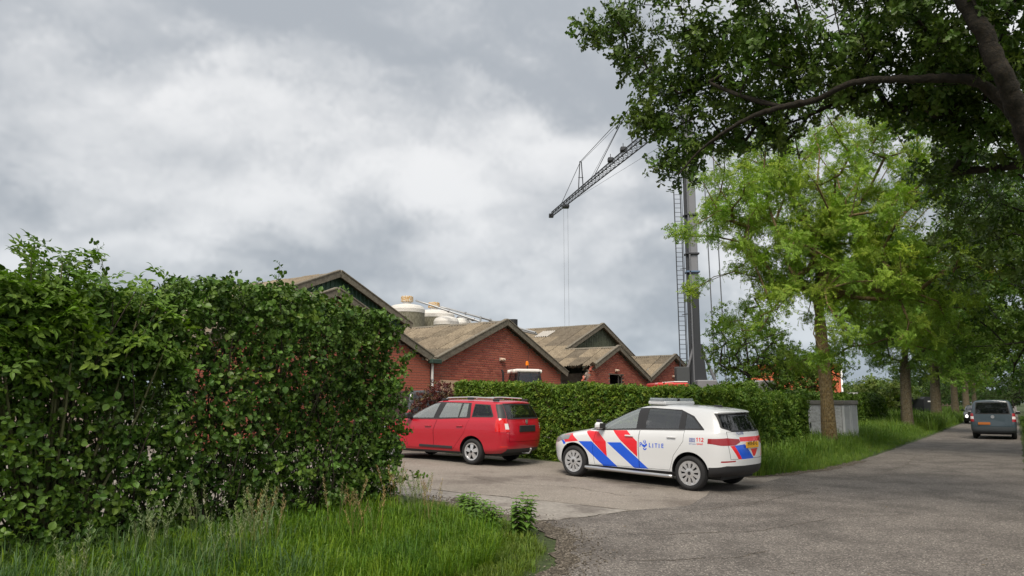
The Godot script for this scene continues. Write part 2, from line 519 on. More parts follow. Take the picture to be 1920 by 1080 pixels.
	var litter := scatter(self, "leaf_litter", bits.mesh(), gm, wb, cb)
	tag(litter, "dry leaf bits blown over the driveway and road", "litter")
	var clod := ragged([Vector2(9.75, 7.7), Vector2(10.05, 7.75), Vector2(10.2, 7.5), Vector2(9.95, 7.35), Vector2(9.7, 7.45)], 0.06, 0.12, 47)
	structure("soil_edge", sheet(clod, 0.0135), M.dirt)

# ---------------------------------------------------------------- farm: everything in the (s, y, -n) frame of one yawed node
var sheet_mesh := {}
func corr_sheet(wid: float, length: float, pitch: float, amp: float) -> ArrayMesh:
	# corrugated sheet: x across (0..wid), z down the slope (0..length), y up; doubled for thickness
	var key := "%.2f %.2f %.2f" % [wid, length, amp]
	if sheet_mesh.has(key): return sheet_mesh[key]
	var st := Soup.new()
	var k := int(round(wid / pitch)) * 6
	for i in k:
		var x0 := wid * i / k
		var x1 := wid * (i + 1) / k
		var a0 := TAU * x0 / pitch
		var a1 := TAU * x1 / pitch
		var y0 := amp * sin(a0)
		var y1 := amp * sin(a1)
		var n0 := Vector3(-amp * cos(a0) * TAU / pitch, 1, 0).normalized()
		var n1 := Vector3(-amp * cos(a1) * TAU / pitch, 1, 0).normalized()
		st.quadn(Vector3(x0, y0, 0), Vector3(x0, y0, length), Vector3(x1, y1, length), Vector3(x1, y1, 0), n0, n0, n1, n1)
		st.quad(Vector3(x0, y0, length), Vector3(x0, y0 - 0.012, length), Vector3(x1, y1 - 0.012, length), Vector3(x1, y1, length))
	sheet_mesh[key] = st.mesh()
	return sheet_mesh[key]

# slope from the ridge line (s = rs, y = ry) down towards dir (+1/-1 along s) for run metres, from n0 (front) to n1 (back)
func roof_slope(parent: Node3D, rs: float, ry: float, dir: float, run: float, n0: float, n1: float, rng: RandomNumberGenerator) -> void:
	var pit := atan(0.4)
	var length := run / cos(pit)
	var wid := 1.062
	var rows := int(ceil(length / 2.4))
	var per := length / rows
	var cols := int(ceil((n1 - n0) / wid))
	var cw := (n1 - n0) / cols
	# basis: local x along -dir*... across the slope (along n), z down the slope
	var down := Vector3(dir * cos(pit), -sin(pit), 0)
	var nrm := Vector3(dir * sin(pit), cos(pit), 0)
	var across := nrm.cross(down)
	var far := []
	for c in cols:
		for r in rows:
			var z0 := -(n0 + cw * c)
			var o := Vector3(rs, ry, 0) + down * (per * r) + nrm * (0.03 + 0.009 * (rows - r) + (0.02 if c % 2 else 0.0))
			var start := z0 if across.z < 0 else z0 - cw
			o.z = start
			var tr := Transform3D(Basis(across * ((cw - 0.03) / wid), nrm, down * ((per + (0.14 if r < rows - 1 else 0.0)) / 2.4)), o)
			tr = tr.rotated_local(Vector3(0, 1, 0), rng.randf_range(-0.003, 0.003))
			part(parent, "roof_sheet", corr_sheet(wid, 2.4, 0.177, 0.034), M.sheets[rng.randi() % 4], tr)

func verge_board(parent: Node3D, rs: float, ry: float, dir: float, run: float, n: float) -> void:
	var pit := atan(0.4)
	var st := Soup.new()
	var mid := Vector3(rs + dir * run / 2.0, ry - 0.4 * run / 2.0, -n)
	var b := Basis(Vector3(0, 0, 1), -dir * pit)
	st.cbox(mid + b * Vector3(0, -0.05, 0.08), Vector3(run / cos(pit) / 2.0, 0.13, 0.025), 0.008, b)
	st.cbox(mid + b * Vector3(0, 0.10, 0.03), Vector3(run / cos(pit) / 2.0, 0.035, 0.10), 0.015, b)
	sp(parent, "verge_board", st, M.verge)

var brick_mesh: ArrayMesh
# brick gable between s0..s1; heights follow a function; bricks as parts above y_low (at most 300), others joined
func brick_wall(parent: Node3D, s0: float, s1: float, top: Callable, n: float, y_low: float, holes: Array, rng: RandomNumberGenerator) -> void:
	if brick_mesh == null:
		var bs := Soup.new()
		bs.cbox(Vector3.ZERO, Vector3(0.141, 0.0425, 0.05), 0.006)
		brick_mesh = bs.mesh()
	var ch := 0.105
	var bw := 0.30
	var singles := []
	var rest := Soup.new()
	var y := 0.25
	var row := 0
	var bs2 := Soup.new()
	while y < 6.5:
		var x := s0 + (0.0 if row % 2 == 0 else -0.15)
		while x < s1:
			var a := maxf(x, s0)
			var b := minf(x + bw, s1)
			var m := (a + b) / 2.0
			var hole := false
			for hr in holes:
				if Rect2(hr).has_point(Vector2(m, y)): hole = true
			var tp: float = minf(top.call(a), top.call(b)) - 0.04
			if not hole and b - a > 0.05 and y + ch < tp + 0.06:
				var pos := Vector3(m, y + ch / 2.0, -n + rng.randf_range(-0.004, 0.004))
				if y > y_low: singles.append([pos, (b - a) / bw])
				else: rest.box(pos, Vector3((b - a) / 2.0 - 0.009, 0.0425, 0.05))
			x += bw
		y += ch
		row += 1
	singles.sort_custom(func(p, q): return p[0].x < q[0].x)
	for i in singles.size():
		var q = singles[i]
		if i < 300:
			var tr := Transform3D(Basis().scaled(Vector3(q[1] * (0.286 * q[1] / 0.286 if q[1] > 0.9 else 0.93), 1, 1)), q[0])
			part(parent, "brick", brick_mesh, M.bricks[rng.randi() % 5], tr)
		else:
			rest.box(q[0], Vector3(q[1] * 0.141, 0.0425, 0.05))
	var o := sp(parent, "brickwork", rest, M.bricks[1])
	o.set_meta("kind", "stuff")
	# mortar bed behind the bricks
	var mb := Soup.new()
	var steps := 48
	for i in steps:
		var a := lerpf(s0, s1, float(i) / steps)
		var b := lerpf(s0, s1, float(i + 1) / steps)
		var cuts := [[0.0, minf(top.call(a), top.call(b)) + 0.0]]
		for hr in holes:
			var r := Rect2(hr)
			if a >= r.position.x - 0.001 and b <= r.end.x + 0.15:
				cuts = [[0.0, r.position.y], [r.end.y, cuts[0][1]]]
		for c in cuts:
			if c[1] > c[0]: mb.box(Vector3((a + b) / 2.0, (c[0] + c[1]) / 2.0, -n - 0.075), Vector3((b - a) / 2.0, (c[1] - c[0]) / 2.0, 0.11))
	sp(parent, "wall", mb, M.mortar)

func gable_cladding(parent: Node3D, rs: float, ry: float, half0: float, half1: float, n: float, ylow: float, mt: Material) -> void:
	# vertical trapezoid ribs, one panel each metre
	var s := rs - half0
	while s < rs + half1 - 0.01:
		var w := minf(1.0, rs + half1 - s)
		var st := Soup.new()
		var k := int(round(w / 0.25))
		for i in maxi(k, 1):
			var a := s + 0.25 * i
			var prof := [[0.0, 0.0], [0.14, 0.0], [0.165, 0.035], [0.225, 0.035], [0.25, 0.0]]
			for j in 4:
				var x0: float = a + prof[j][0]
				var x1: float = a + prof[j + 1][0]
				var t0 := ry - 0.4 * absf(x0 - rs) - 0.06
				var t1 := ry - 0.4 * absf(x1 - rs) - 0.06
				if t0 < ylow or t1 < ylow: continue
				st.quad(Vector3(x0, ylow, -n + prof[j][1]), Vector3(x1, ylow, -n + prof[j + 1][1]), Vector3(x1, t1, -n + prof[j + 1][1]), Vector3(x0, t0, -n + prof[j][1]))
		if st.v.size(): sp(parent, "cladding_panel", st, mt)
		s += 1.0

func wall_lamp(parent: Node3D, s: float, y: float, n: float) -> void:
	var st := Soup.new()
	st.cbox(Vector3(s, y, -n + 0.08), Vector3(0.16, 0.065, 0.08), 0.045)
	var o := sp(parent, "wall_lamp", st, flat(0.72, 0.55, 0.42, 0.4))
	o.scale = Vector3.ONE
	var b := Soup.new()
	b.cbox(Vector3(s, y, -n + 0.015), Vector3(0.175, 0.08, 0.02), 0.01)
	sp(o, "lamp_base", b, flat(0.6, 0.5, 0.42, 0.5))

func farm_frame(called: String, label: String, cat := "barn", grp := "") -> Node3D:
	return thing(called, label, cat, Vector3.ZERO, TH, grp)

func side_wall(parent: Node3D, s: float, y: float, n0: float, n1: float, mt: Material) -> void:
	var st := Soup.new()
	st.box(Vector3(s, y / 2.0, -(n0 + n1) / 2.0), Vector3(0.1, y / 2.0, (n1 - n0) / 2.0))
	sp(parent, "wall", st, mt)

func ridge_cap(parent: Node3D, rs: float, ry: float, n0: float, n1: float) -> void:
	var n := n0
	while n < n1:
		var st := Soup.new()
		var l := minf(1.06, n1 - n)
		for d in [-1.0, 1.0]:
			var b := Basis(Vector3(0, 0, 1), -d * atan(0.4))
			st.box(Vector3(rs, ry + 0.085, -(n + l / 2.0)) + b * Vector3(d * 0.14, 0, 0), Vector3(0.14, 0.012, l / 2.0 + 0.02), b)
		sp(parent, "ridge_tile", st, M.verge)
		n += 1.06

func build_farm() -> void:
	var rng := RandomNumberGenerator.new()
	rng.seed = 100
	# --- barn west: green gabled hall with a low brick front
	var w := farm_frame("livestock_barn", "long barn with dark green gable rising behind the leafy hedge")
	roof_slope(w, 21.8, 7.05, -1.0, 9.4, 23.3, 36.0, rng)
	roof_slope(w, 21.8, 7.05, 1.0, 4.55, 23.3, 30.0, rng)
	verge_board(w, 21.8, 7.10, -1.0, 9.5, 23.3)
	verge_board(w, 21.8, 7.10, 1.0, 4.6, 23.3)
	ridge_cap(w, 21.8, 7.05, 23.25, 36.0)
	gable_cladding(w, 21.8, 7.05, 9.2, 4.4, 23.5, 2.6, M.cladding)
	side_wall(w, 26.15, 5.2, 23.6, 36.0, M.mortar)
	side_wall(w, 12.6, 3.2, 23.6, 36.0, M.mortar)
	roof_slope(w, 18.47, 5.58, -1.0, 5.4, 19.85, 23.4, rng)
	roof_slope(w, 18.47, 5.58, 1.0, 5.35, 19.85, 23.4, rng)
	verge_board(w, 18.47, 5.63, -1.0, 5.5, 19.85)
	verge_board(w, 18.47, 5.63, 1.0, 5.35, 19.85)
	ridge_cap(w, 18.47, 5.58, 19.8, 23.4)
	brick_wall(w, 13.1, 23.85, func(x): return 5.5 - 0.4 * absf(x - 18.47), 20.0, 4.2, [], rng)
	var vt := Soup.new()
	vt.lathe(Vector3(21.5, 6.95, -30.6), Vector3.UP, [Vector2(0.33, 0.0), Vector2(0.33, 0.22), Vector2(0.45, 0.22), Vector2(0.45, 0.40), Vector2(0.0, 0.41)], 16)
	sp(w, "roof_vent", vt, M.black)
	# --- brick barn in the middle
	var a := farm_frame("brick_barn", "red brick barn with wide gable and wall lamp behind the tractor")
	roof_slope(a, 29.2, 5.45, -1.0, 5.35, 19.8, 27.2, rng)
	roof_slope(a, 29.2, 5.45, 1.0, 5.6, 19.8, 27.2, rng)
	verge_board(a, 29.2, 5.50, -1.0, 5.2, 19.8)
	verge_board(a, 29.2, 5.50, 1.0, 5.75, 19.8)
	ridge_cap(a, 29.2, 5.45, 19.75, 27.2)
	brick_wall(a, 24.0, 34.55, func(x): return 5.37 - 0.4 * absf(x - 29.2), 20.0, 2.75, [], rng)
	side_wall(a, 34.5, 3.2, 20.1, 27.0, M.block)
	wall_lamp(a, 29.0, 3.68, 19.93)
	var gt := Soup.new()
	gt.cbox(Vector3(23.9, 3.36, -19.75), Vector3(0.32, 0.09, 0.12), 0.02)
	sp(a, "gutter_box", gt, flat(0.03, 0.06, 0.045, 0.6))
	var dpipe := Soup.new()
	dpipe.bar(Vector3(23.85, 0.28, -19.84), Vector3(23.85, 3.3, -19.84), 0.055, 10)
	sp(a, "downpipe", dpipe, flat(0.6, 0.6, 0.58, 0.5))
	for hh in [1.2, 2.6]:
		var cl := Soup.new()
		cl.bar(Vector3(23.85, hh, -19.84), Vector3(23.85, hh + 0.05, -19.84), 0.07, 10)
		sp(a, "pipe_clip", cl, M.galv)
	# --- barn east: big hall with two brick fronts, the nearer one damaged
	var b := farm_frame("damaged_barn", "barn with torn corrugated roof corner and broken brick gable edge")
	roof_slope(b, 46.3, 6.98, -1.0, 8.3, 23.4, 44.0, rng)
	roof_slope(b, 46.3, 6.98, 1.0, 9.0, 23.4, 30.0, rng)
	verge_board(b, 46.3, 7.03, -1.0, 5.1, 23.35)
	verge_board(b, 46.3, 7.03, 1.0, 6.2, 23.35)
	ridge_cap(b, 46.3, 6.98, 23.3, 44.0)
	gable_cladding(b, 46.3, 6.98, 8.2, 6.6, 23.55, 3.0, M.cladding2)
	var dn := Vector3(-cos(atan(0.4)), -sin(atan(0.4)), 0)
	var nm := Vector3(-sin(atan(0.4)), cos(atan(0.4)), 0)
	var ac := nm.cross(dn)
	part(b, "skylight_sheet", corr_sheet(1.062, 2.4, 0.177, 0.034), flat(0.42, 0.395, 0.36, 0.7), Transform3D(Basis(ac, nm, dn * 0.55), Vector3(46.3, 6.98, 0) + dn * 1.1 + nm * 0.13 + Vector3(0, 0, -26.4 if ac.z < 0 else -27.5)))
	roof_slope(b, 41.33, 4.98, -1.0, 3.05, 19.8, 23.5, rng)
	roof_slope(b, 41.33, 4.98, 1.0, 4.65, 19.8, 23.5, rng)
	verge_board(b, 41.33, 5.03, -1.0, 3.2, 19.8)
	verge_board(b, 41.33, 5.03, 1.0, 4.7, 19.8)
	ridge_cap(b, 41.33, 4.98, 19.75, 23.5)
	var jag := FastNoiseLite.new()
	jag.seed = 9; jag.frequency = 2.5
	brick_wall(b, 36.5, 45.85, func(x):
		var t: float = 4.9 - 0.4 * absf(x - 41.33)
		if x < 38.2: t = 4.9 - 0.4 * 3.13 - (38.2 - x) * 0.72 + jag.get_noise_1d(x * 1.0) * 0.22
		return t, 20.0, 2.6, [Rect2(40.3, 2.0, 1.95, 1.35)], rng)
	# window frame in the hole
	var wf := Soup.new()
	for q in [[40.33, 2.65, 0.035, 0.68], [42.22, 2.65, 0.035, 0.68]]:
		wf.box(Vector3(q[0], q[1], -20.05), Vector3(q[2], q[3], 0.04))
	wf.box(Vector3(41.27, 2.75, -20.05), Vector3(0.92, 0.03, 0.04))
	wf.box(Vector3(41.75, 3.0, -20.05), Vector3(0.025, 0.3, 0.03))
	var win := sp(b, "window", wf, flat(0.12, 0.11, 0.10, 0.7))
	# concrete blocks seen where the corner is torn open: back wall of the low front
	var cy := 0.3
	var row := 0
	while cy < 4.0:
		var x := 34.8 + (0.0 if row % 2 == 0 else -0.3)
		while x < 39.4:
			var st := Soup.new()
			st.cbox(Vector3(x + 0.3, cy + 0.12, -23.3 + rng.randf_range(-0.008, 0.008)), Vector3(0.293, 0.113, 0.08), 0.01)
			sp(b, "concrete_block", st, M.block)
			x += 0.6
		cy += 0.245
		row += 1
	# inside of the front room so the hole looks into darkness
	var rm := Soup.new()
	rm.box(Vector3(41.9, 1.7, -23.35), Vector3(3.9, 1.7, 0.1))
	rm.box(Vector3(45.75, 1.6, -21.7), Vector3(0.1, 1.6, 1.6))
	rm.box(Vector3(39.4, 1.7, -21.7), Vector3(0.08, 1.7, 1.6))
	sp(b, "inner_wall", rm, M.block)
	# torn roof edge: splintered pieces of sheet and loose bricks on the broken wall edge
	for i in 9:
		var st := Soup.new()
		var p := Vector3(37.0 + 1.4 * rng.randf(), 0, -20.0 + rng.randf_range(-0.05, 0.05))
		p.y = 4.9 - 0.4 * 3.13 - (38.2 - p.x) * 0.72 + 0.06
		st.cbox(p, Vector3(rng.randf_range(0.06, 0.15), 0.045, 0.05), 0.008, Basis.from_euler(Vector3(rng.randf_range(-0.4, 0.4), rng.randf_range(-0.6, 0.6), rng.randf_range(0.2, 0.9))))
		sp(b, "loose_brick", st, M.bricks[i % 5] if i % 3 else M.mortar)
	for i in 5:
		var tr := Transform3D(Basis.from_euler(Vector3(rng.randf_range(-0.5, 0.5), rng.randf_range(-1.5, 1.5), rng.randf_range(-0.9, 0.2))), Vector3(37.9 + 0.35 * rng.randf(), 3.66 + 0.2 * rng.randf(), -20.1 - 0.25 * i))
		part(b, "torn_sheet", corr_sheet(0.354, 0.35, 0.177, 0.026), M.sheets[i % 4], tr)
	# C front
	roof_slope(b, 50.48, 4.95, -1.0, 4.55, 19.8, 23.5, rng)
	roof_slope(b, 50.48, 4.95, 1.0, 1.9, 19.8, 23.5, rng)
	verge_board(b, 50.48, 5.0, -1.0, 4.6, 19.8)
	verge_board(b, 50.48, 5.0, 1.0, 2.0, 19.8)
	ridge_cap(b, 50.48, 4.95, 19.75, 23.5)
	brick_wall(b, 45.95, 52.2, func(x): return 4.87 - 0.4 * absf(x - 50.48), 20.0, 2.9, [], rng)
	side_wall(b, 52.1, 4.1, 20.1, 23.5, M.mortar)
	wall_lamp(b, 41.25, 3.6, 19.93)
	wall_lamp(b, 50.35, 3.5, 19.93)
	# flue on the hall roof
	var fl := farm_frame("flue_pipe", "black capped flue pipe standing on the barn roof", "flue")
	var f1 := Soup.new()
	f1.lathe(Vector3(46.2, 6.4, -30.7), Vector3.UP, [Vector2(0.24, 0.0), Vector2(0.24, 0.9)], 16)
	sp(fl, "pipe", f1, M.galv)
	var f2 := Soup.new()
	f2.lathe(Vector3(46.2, 7.2, -30.7), Vector3.UP, [Vector2(0.24, 0.0), Vector2(0.33, 0.02), Vector2(0.33, 0.62), Vector2(0.0, 0.63)], 18)
	sp(fl, "cap", f2, M.black)
	build_silos()

func build_silos() -> void:
	var stain := noise_tex(FastNoiseLite.TYPE_SIMPLEX_SMOOTH, 0.02, 6, [[0.25, 0.075, 0.075, 0.045], [0.5, 0.17, 0.16, 0.115], [0.8, 0.30, 0.285, 0.225]], 512, 71, false, 4.0, 0.75)
	var low := grainy(stain, 1.2, null, 1.0, 0.8)
	low.uv1_scale = Vector3(2.2, 0.35, 2.2)
	var topt := noise_tex(FastNoiseLite.TYPE_SIMPLEX_SMOOTH, 0.03, 6, [[0.2, 0.26, 0.22, 0.17], [0.42, 0.62, 0.60, 0.56], [0.8, 0.72, 0.71, 0.69]], 512, 72, false, 4.0, 0.75)
	var topm := grainy(topt, 1.4, null, 1.0, 0.6)
	topm.uv1_scale = Vector3(1.6, 0.7, 1.6)
	var lich := noise_tex(FastNoiseLite.TYPE_SIMPLEX_SMOOTH, 0.03, 6, [[0.3, 0.52, 0.24, 0.01], [0.48, 0.42, 0.22, 0.03], [0.52, 0.55, 0.53, 0.47], [0.8, 0.68, 0.67, 0.64]], 256, 73, false, 4.0, 0.7)
	var capm := grainy(lich, 0.9, null, 1.0, 0.8)
	var defs := [
		["feed_silo", "mossy feed silo with yellow lichened cap, leftmost and nearest the green gable", 31.35, 28.0, 1.0, 7.05, true],
		["feed_silo", "domed white topped feed silo with lichened cap in the middle of the row", 33.95, 28.2, 1.22, 7.0, true],
		["feed_silo", "low stained silo without cap half hidden behind the pipe post", 33.5, 26.9, 0.72, 6.5, false],
		["feed_silo", "low pale silo without cap, rightmost of the silos", 34.95, 26.9, 0.60, 6.55, false]]
	for d in defs:
		var o := thing(d[0], d[1], "silo", G(d[2], d[3]), TH, "feed silos behind the barns")
		var y0 := gh(d[2], d[3])
		var h: float = d[5] - y0
		var r: float = d[4]
		var body := Soup.new()
		body.lathe(Vector3.ZERO, Vector3.UP, [Vector2(r * 0.25, 0.0), Vector2(r * 0.3, 0.5), Vector2(r, 2.2), Vector2(r, h - 0.40)], 36)
		sp(o, "tank", body, low)
		var dome := Soup.new()
		dome.lathe(Vector3.ZERO, Vector3.UP, [Vector2(r + 0.01, h - 0.42), Vector2(r + 0.012, h - 0.22), Vector2(r * 0.93, h - 0.07), Vector2(r * 0.8, h), Vector2(r * 0.3, h + 0.10), Vector2(0.0, h + 0.12)], 36)
		sp(o, "dome", dome, topm)
		for k in 4:
			var lg := Soup.new()
			var an := TAU * k / 4 + 0.4
			lg.bar(Vector3(cos(an) * r * 0.95, 0, sin(an) * r * 0.95), Vector3(cos(an) * r * 0.98, 2.6, sin(an) * r * 0.98), 0.05, 5)
			sp(o, "leg", lg, M.galv)
		if d[6]:
			var nk := Soup.new()
			nk.lathe(Vector3.ZERO, Vector3.UP, [Vector2(0.24, h + 0.06), Vector2(0.24, h + 0.24)], 20)
			sp(o, "neck", nk, M.white_paint)
			var cp := Soup.new()
			cp.lathe(Vector3.ZERO, Vector3.UP, [Vector2(0.26, h + 0.22), Vector2(0.345, h + 0.23), Vector2(0.345, h + 0.5), Vector2(0.32, h + 0.54), Vector2(0.0, h + 0.55)], 24)
			sp(o, "cap", cp, capm)
	# filling pipes running down from the silos to the barn roof
	var ends := [["pale filling pipe sloping from the left silo down to the roof", P(31.75, 7.38, 27.7), P(32.6, 7.15, 27.2), P(33.4, 5.3, 21.9)], ["upper filling pipe sloping from the domed silo to the ridge", P(34.1, 7.32, 28.0), P(34.7, 7.2, 27.6), P(33.6, 5.35, 20.9)], ["lower filling pipe bending over beside the domed silo", P(34.9, 6.4, 27.4), P(35.0, 6.75, 27.2), P(33.9, 5.3, 21.0)]]
	for q in ends:
		var o := thing("filling_pipe", q[0], "pipe", Vector3.ZERO, 0.0, "silo filling pipes")
		var st := Soup.new()
		st.tube([q[1], q[2], q[3]], [0.055, 0.055, 0.055], 8)
		sp(o, "tube", st, M.galv)
		for k in 3:
			var cl := Soup.new()
			var p: Vector3 = q[2].lerp(q[3], 0.2 + 0.3 * k)
			var d: Vector3 = (q[3] - q[2]).normalized()
			cl.bar(p - d * 0.05, p + d * 0.05, 0.085, 8)
			sp(o, "coupling", cl, M.steel)
	var post := thing("pipe_post", "pale upright post holding the filling pipe over the roof", "post", Vector3.ZERO)
	var ps := Soup.new()
	ps.bar(P(32.2, 4.6, 23.5), P(32.2, 6.25, 23.5), 0.05, 8)
	sp(post, "upright", ps, M.galv)
	var br := Soup.new()
	br.bar(P(32.2, 6.2, 23.5), P(33.2, 6.12, 23.5), 0.03, 6)
	sp(post, "arm", br, M.galv)

# ---------------------------------------------------------------- leaves
func leaf(st: Soup, o: Vector3, dir: Vector3, up: Vector3, length: float, width: float, prof: Array, fold := 0.25, curl := 0.15) -> void:
	# prof: half widths (0..1) at equal steps along the leaf
	var side := dir.cross(up).normalized()
	var nrm := side.cross(dir).normalized()
	var k := prof.size() - 1
	var mid := []
	var lft := []
	var rgt := []
	for i in k + 1:
		var t := float(i) / k
		var c := o + dir * (length * t) - nrm * (curl * length * t * t)
		var w: float = prof[i] * width * 0.5
		mid.append(c)
		lft.append(c - side * w + nrm * (fold * w))
		rgt.append(c + side * w + nrm * (fold * w))
	for i in k:
		for q in [[mid, lft], [rgt, mid]]:
			var a: Vector3 = q[0][i]
			var b: Vector3 = q[0][i + 1]
			var c: Vector3 = q[1][i + 1]
			var d: Vector3 = q[1][i]
			if a.distance_squared_to(d) > 1e-9: st.tri(a, c, d)
			if b.distance_squared_to(c) > 1e-9: st.tri(a, b, c)

func rdir(rng: RandomNumberGenerator) -> Vector3:
	var z := rng.randf_range(-1, 1)
	var a := rng.randf() * TAU
	var r := sqrt(1 - z * z)
	return Vector3(r * cos(a), z, r * sin(a))

# a twig along +y with leaves round it
func spray(rng: RandomNumberGenerator, count: int, twig: float, length: float, width: float, prof: Array, droop: float) -> Soup:
	var st := Soup.new()
	st.tube([Vector3(0, -twig * 0.35, 0), Vector3(0, twig * 0.75, 0)], [0.0035, 0.002], 3, false)
	for i in count:
		var t := (i + 0.6) / count
		var a := i * 2.4 + rng.randf_range(-0.4, 0.4)
		var out := Vector3(cos(a), 0, sin(a))
		var d := (out + Vector3(0, 0.65 - droop, 0) + rdir(rng) * 0.35).normalized()
		var up := (Vector3.UP * 0.8 + rdir(rng) * 0.5 - out * 0.3).normalized()
		var k := rng.randf_range(0.7, 1.15)
		leaf(st, Vector3(0, twig * (t - 0.3), 0), d, up, length * k, width * k, prof, rng.randf_range(0.1, 0.4), rng.randf_range(0.0, 0.35))
	return st

const ROUND := [0.05, 0.8, 1.0, 0.75, 0.0]
const LANCE := [0.05, 0.85, 0.8, 0.0]
const OAK := [0.06, 0.45, 0.3, 0.8, 0.5, 1.0, 0.6, 0.0]

func ash_spray(rng: RandomNumberGenerator) -> Soup:
	var st := Soup.new()
	for j in 4:
		var a := j * 1.7 + rng.randf()
		var out := Vector3(cos(a), rng.randf_range(0.1, 0.9), sin(a)).normalized()
		var len := rng.randf_range(0.20, 0.30)
		var p := Vector3(0, rng.randf_range(-0.08, 0.1), 0)
		var d := out
		var n := 5
		for i in n:
			var t := float(i + 1) / n
			d = (d + Vector3(0, -0.16, 0)).normalized()
			p += d * (len / n)
			var side := d.cross(Vector3.UP).normalized()
			for sg in [-1.0, 1.0]:
				var ld: Vector3 = (side * sg + d * 0.8 + rdir(rng) * 0.2).normalized()
				leaf(st, p, ld, (Vector3.UP + rdir(rng) * 0.4).normalized(), rng.randf_range(0.075, 0.10), 0.032, [0.1, 1.0, 0.0], 0.3, 0.2)
		leaf(st, p, d, Vector3.UP, 0.095, 0.034, [0.1, 1.0, 0.0], 0.3, 0.2)
	return st

func vary(rng: RandomNumberGenerator, c: Array, amt := 0.25, warm := 0.15) -> Color:
	var k := 1.0 + rng.randf_range(-amt, amt)
	var w := rng.randf_range(-warm, warm)
	return Color(c[0] * k * (1.0 + w), c[1] * k, c[2] * k * (1.0 - w))

# ---------------------------------------------------------------- branching skeleton towards leaf clumps
class Skel:
	var p := PackedVector3Array()
	var par := PackedInt32Array()
	var cnt := PackedFloat32Array()
	func node(at: Vector3, parent: int) -> int:
		p.append(at); par.append(parent); cnt.append(0.0)
		return p.size() - 1

func reach(sk: Skel, targets: Array, rng: RandomNumberGenerator, root: Vector3, seg := 0.55, wob := 0.1) -> Array:
	targets.sort_custom(func(a, b): return a.distance_squared_to(root) < b.distance_squared_to(root))
	var tips := []
	for t in targets:
		var best := -1
		var bd := 1e9
		for i in sk.p.size():
			var d: Vector3 = t - sk.p[i]
			var l := d.length()
			# prefer nodes that lie on the way out from the root
			var away: float = d.normalized().dot((sk.p[i] - root).normalized()) if sk.p[i] != root else 0.5
			var c := l * (1.25 - 0.35 * away)
			if c < bd: bd = c; best = i
		var a: Vector3 = sk.p[best]
		var k := maxi(1, int(a.distance_to(t) / seg))
		var cur := best
		var bow := rdir(rng) * wob * a.distance_to(t) + Vector3(0, 0.08 * a.distance_to(t), 0)
		for j in k:
			var f := float(j + 1) / k
			var q: Vector3 = a.lerp(t, f) + bow * sin(PI * f)
			if j < k - 1: q += rdir(rng) * 0.05
			cur = sk.node(q, cur)
		tips.append(cur)
	for t in tips:
		var i: int = t
		while i >= 0:
			sk.cnt[i] += 1.0
			i = sk.par[i]
	return tips

func limbs(sk: Skel, r0: float, power: float, rmax: float) -> Soup:
	var st := Soup.new()
	for i in sk.p.size():
		var q := sk.par[i]
		if q < 0: continue
		var ra := minf(r0 * pow(maxf(sk.cnt[q], 1.0), power), rmax)
		var rb := minf(r0 * pow(maxf(sk.cnt[i], 1.0), power), rmax)
		ra = minf(ra, rb * 1.6)
		var dv := (sk.p[i] - sk.p[q]).normalized()
		st.tube([sk.p[q] - dv * ra * 0.45, sk.p[i] + dv * rb * 0.3], [ra, rb], 7 if rb > 0.05 else (5 if rb > 0.02 else 3), false)
	return st

# smooth bough through given points, knobbly and tapering
func bough(st: Soup, pts: Array, r0: float, r1: float, sd: int) -> void:
	var nz := FastNoiseLite.new()
	nz.seed = sd; nz.frequency = 1.8
	var c := Curve3D.new()
	for i in pts.size():
		var t: Vector3 = (pts[mini(i + 1, pts.size() - 1)] - pts[maxi(i - 1, 0)]) * 0.18
		c.add_point(pts[i], -t, t)
	c.bake_interval = 0.09
	var q := c.get_baked_points()
	var ps := []
	var rs := []
	for i in q.size():
		var t := float(i) / (q.size() - 1)
		var r := lerpf(r0, r1, t)
		ps.append(q[i] + Vector3(nz.get_noise_1d(t * 9.0), nz.get_noise_1d(t * 9.0 + 50.0), nz.get_noise_1d(t * 9.0 + 90.0)) * r * 0.5)
		rs.append(r * (1.0 + 0.22 * nz.get_noise_1d(t * 30.0 + 200.0)))
	st.tube(ps, rs, 12, true)

func in_ball(rng: RandomNumberGenerator) -> Vector3:
	return rdir(rng) * pow(rng.randf(), 0.3333)

func trunk_soup(h: float, r: float, lean: Vector3, rng: RandomNumberGenerator, flare := 1.35) -> Soup:
	var st := Soup.new()
	var k := 16
	var sides := 18
	var nz := FastNoiseLite.new()
	nz.seed = rng.randi() % 1000
	nz.frequency = 1.3
	var rings := []
	for i in k + 1:
		var t := float(i) / k
		var y := h * t
		var rr := r * (1.0 - 0.22 * t) * (1.0 + (flare - 1.0) * exp(-y / 0.35))
		var ring := []
		for j in sides:
			var a := TAU * j / sides
			var d := Vector3(cos(a), 0, sin(a))
			var w := 1.0 + 0.14 * nz.get_noise_3d(d.x * 1.4, y * 0.7, d.z * 1.4) + 0.05 * nz.get_noise_3d(d.x * 6, y * 2.5, d.z * 6) + (0.12 * sin(a * 5.0) * exp(-y / 0.3))
			ring.append(Vector3(0, y, 0) + lean * (t * t) + d * (rr * w))
		rings.append(ring)
	for i in k:
		for j in sides:
			var m := (j + 1) % sides
			var c := Vector3(0, h * (i + 0.5) / k, 0) + lean * pow((i + 0.5) / k, 2)
			var na: Vector3 = (rings[i][j] - c); na.y = 0
			var nb: Vector3 = (rings[i][m] - c); nb.y = 0
			st.quadn(rings[i][j], rings[i + 1][j], rings[i + 1][m], rings[i][m], na.normalized(), na.normalized(), nb.normalized(), nb.normalized())
	return st

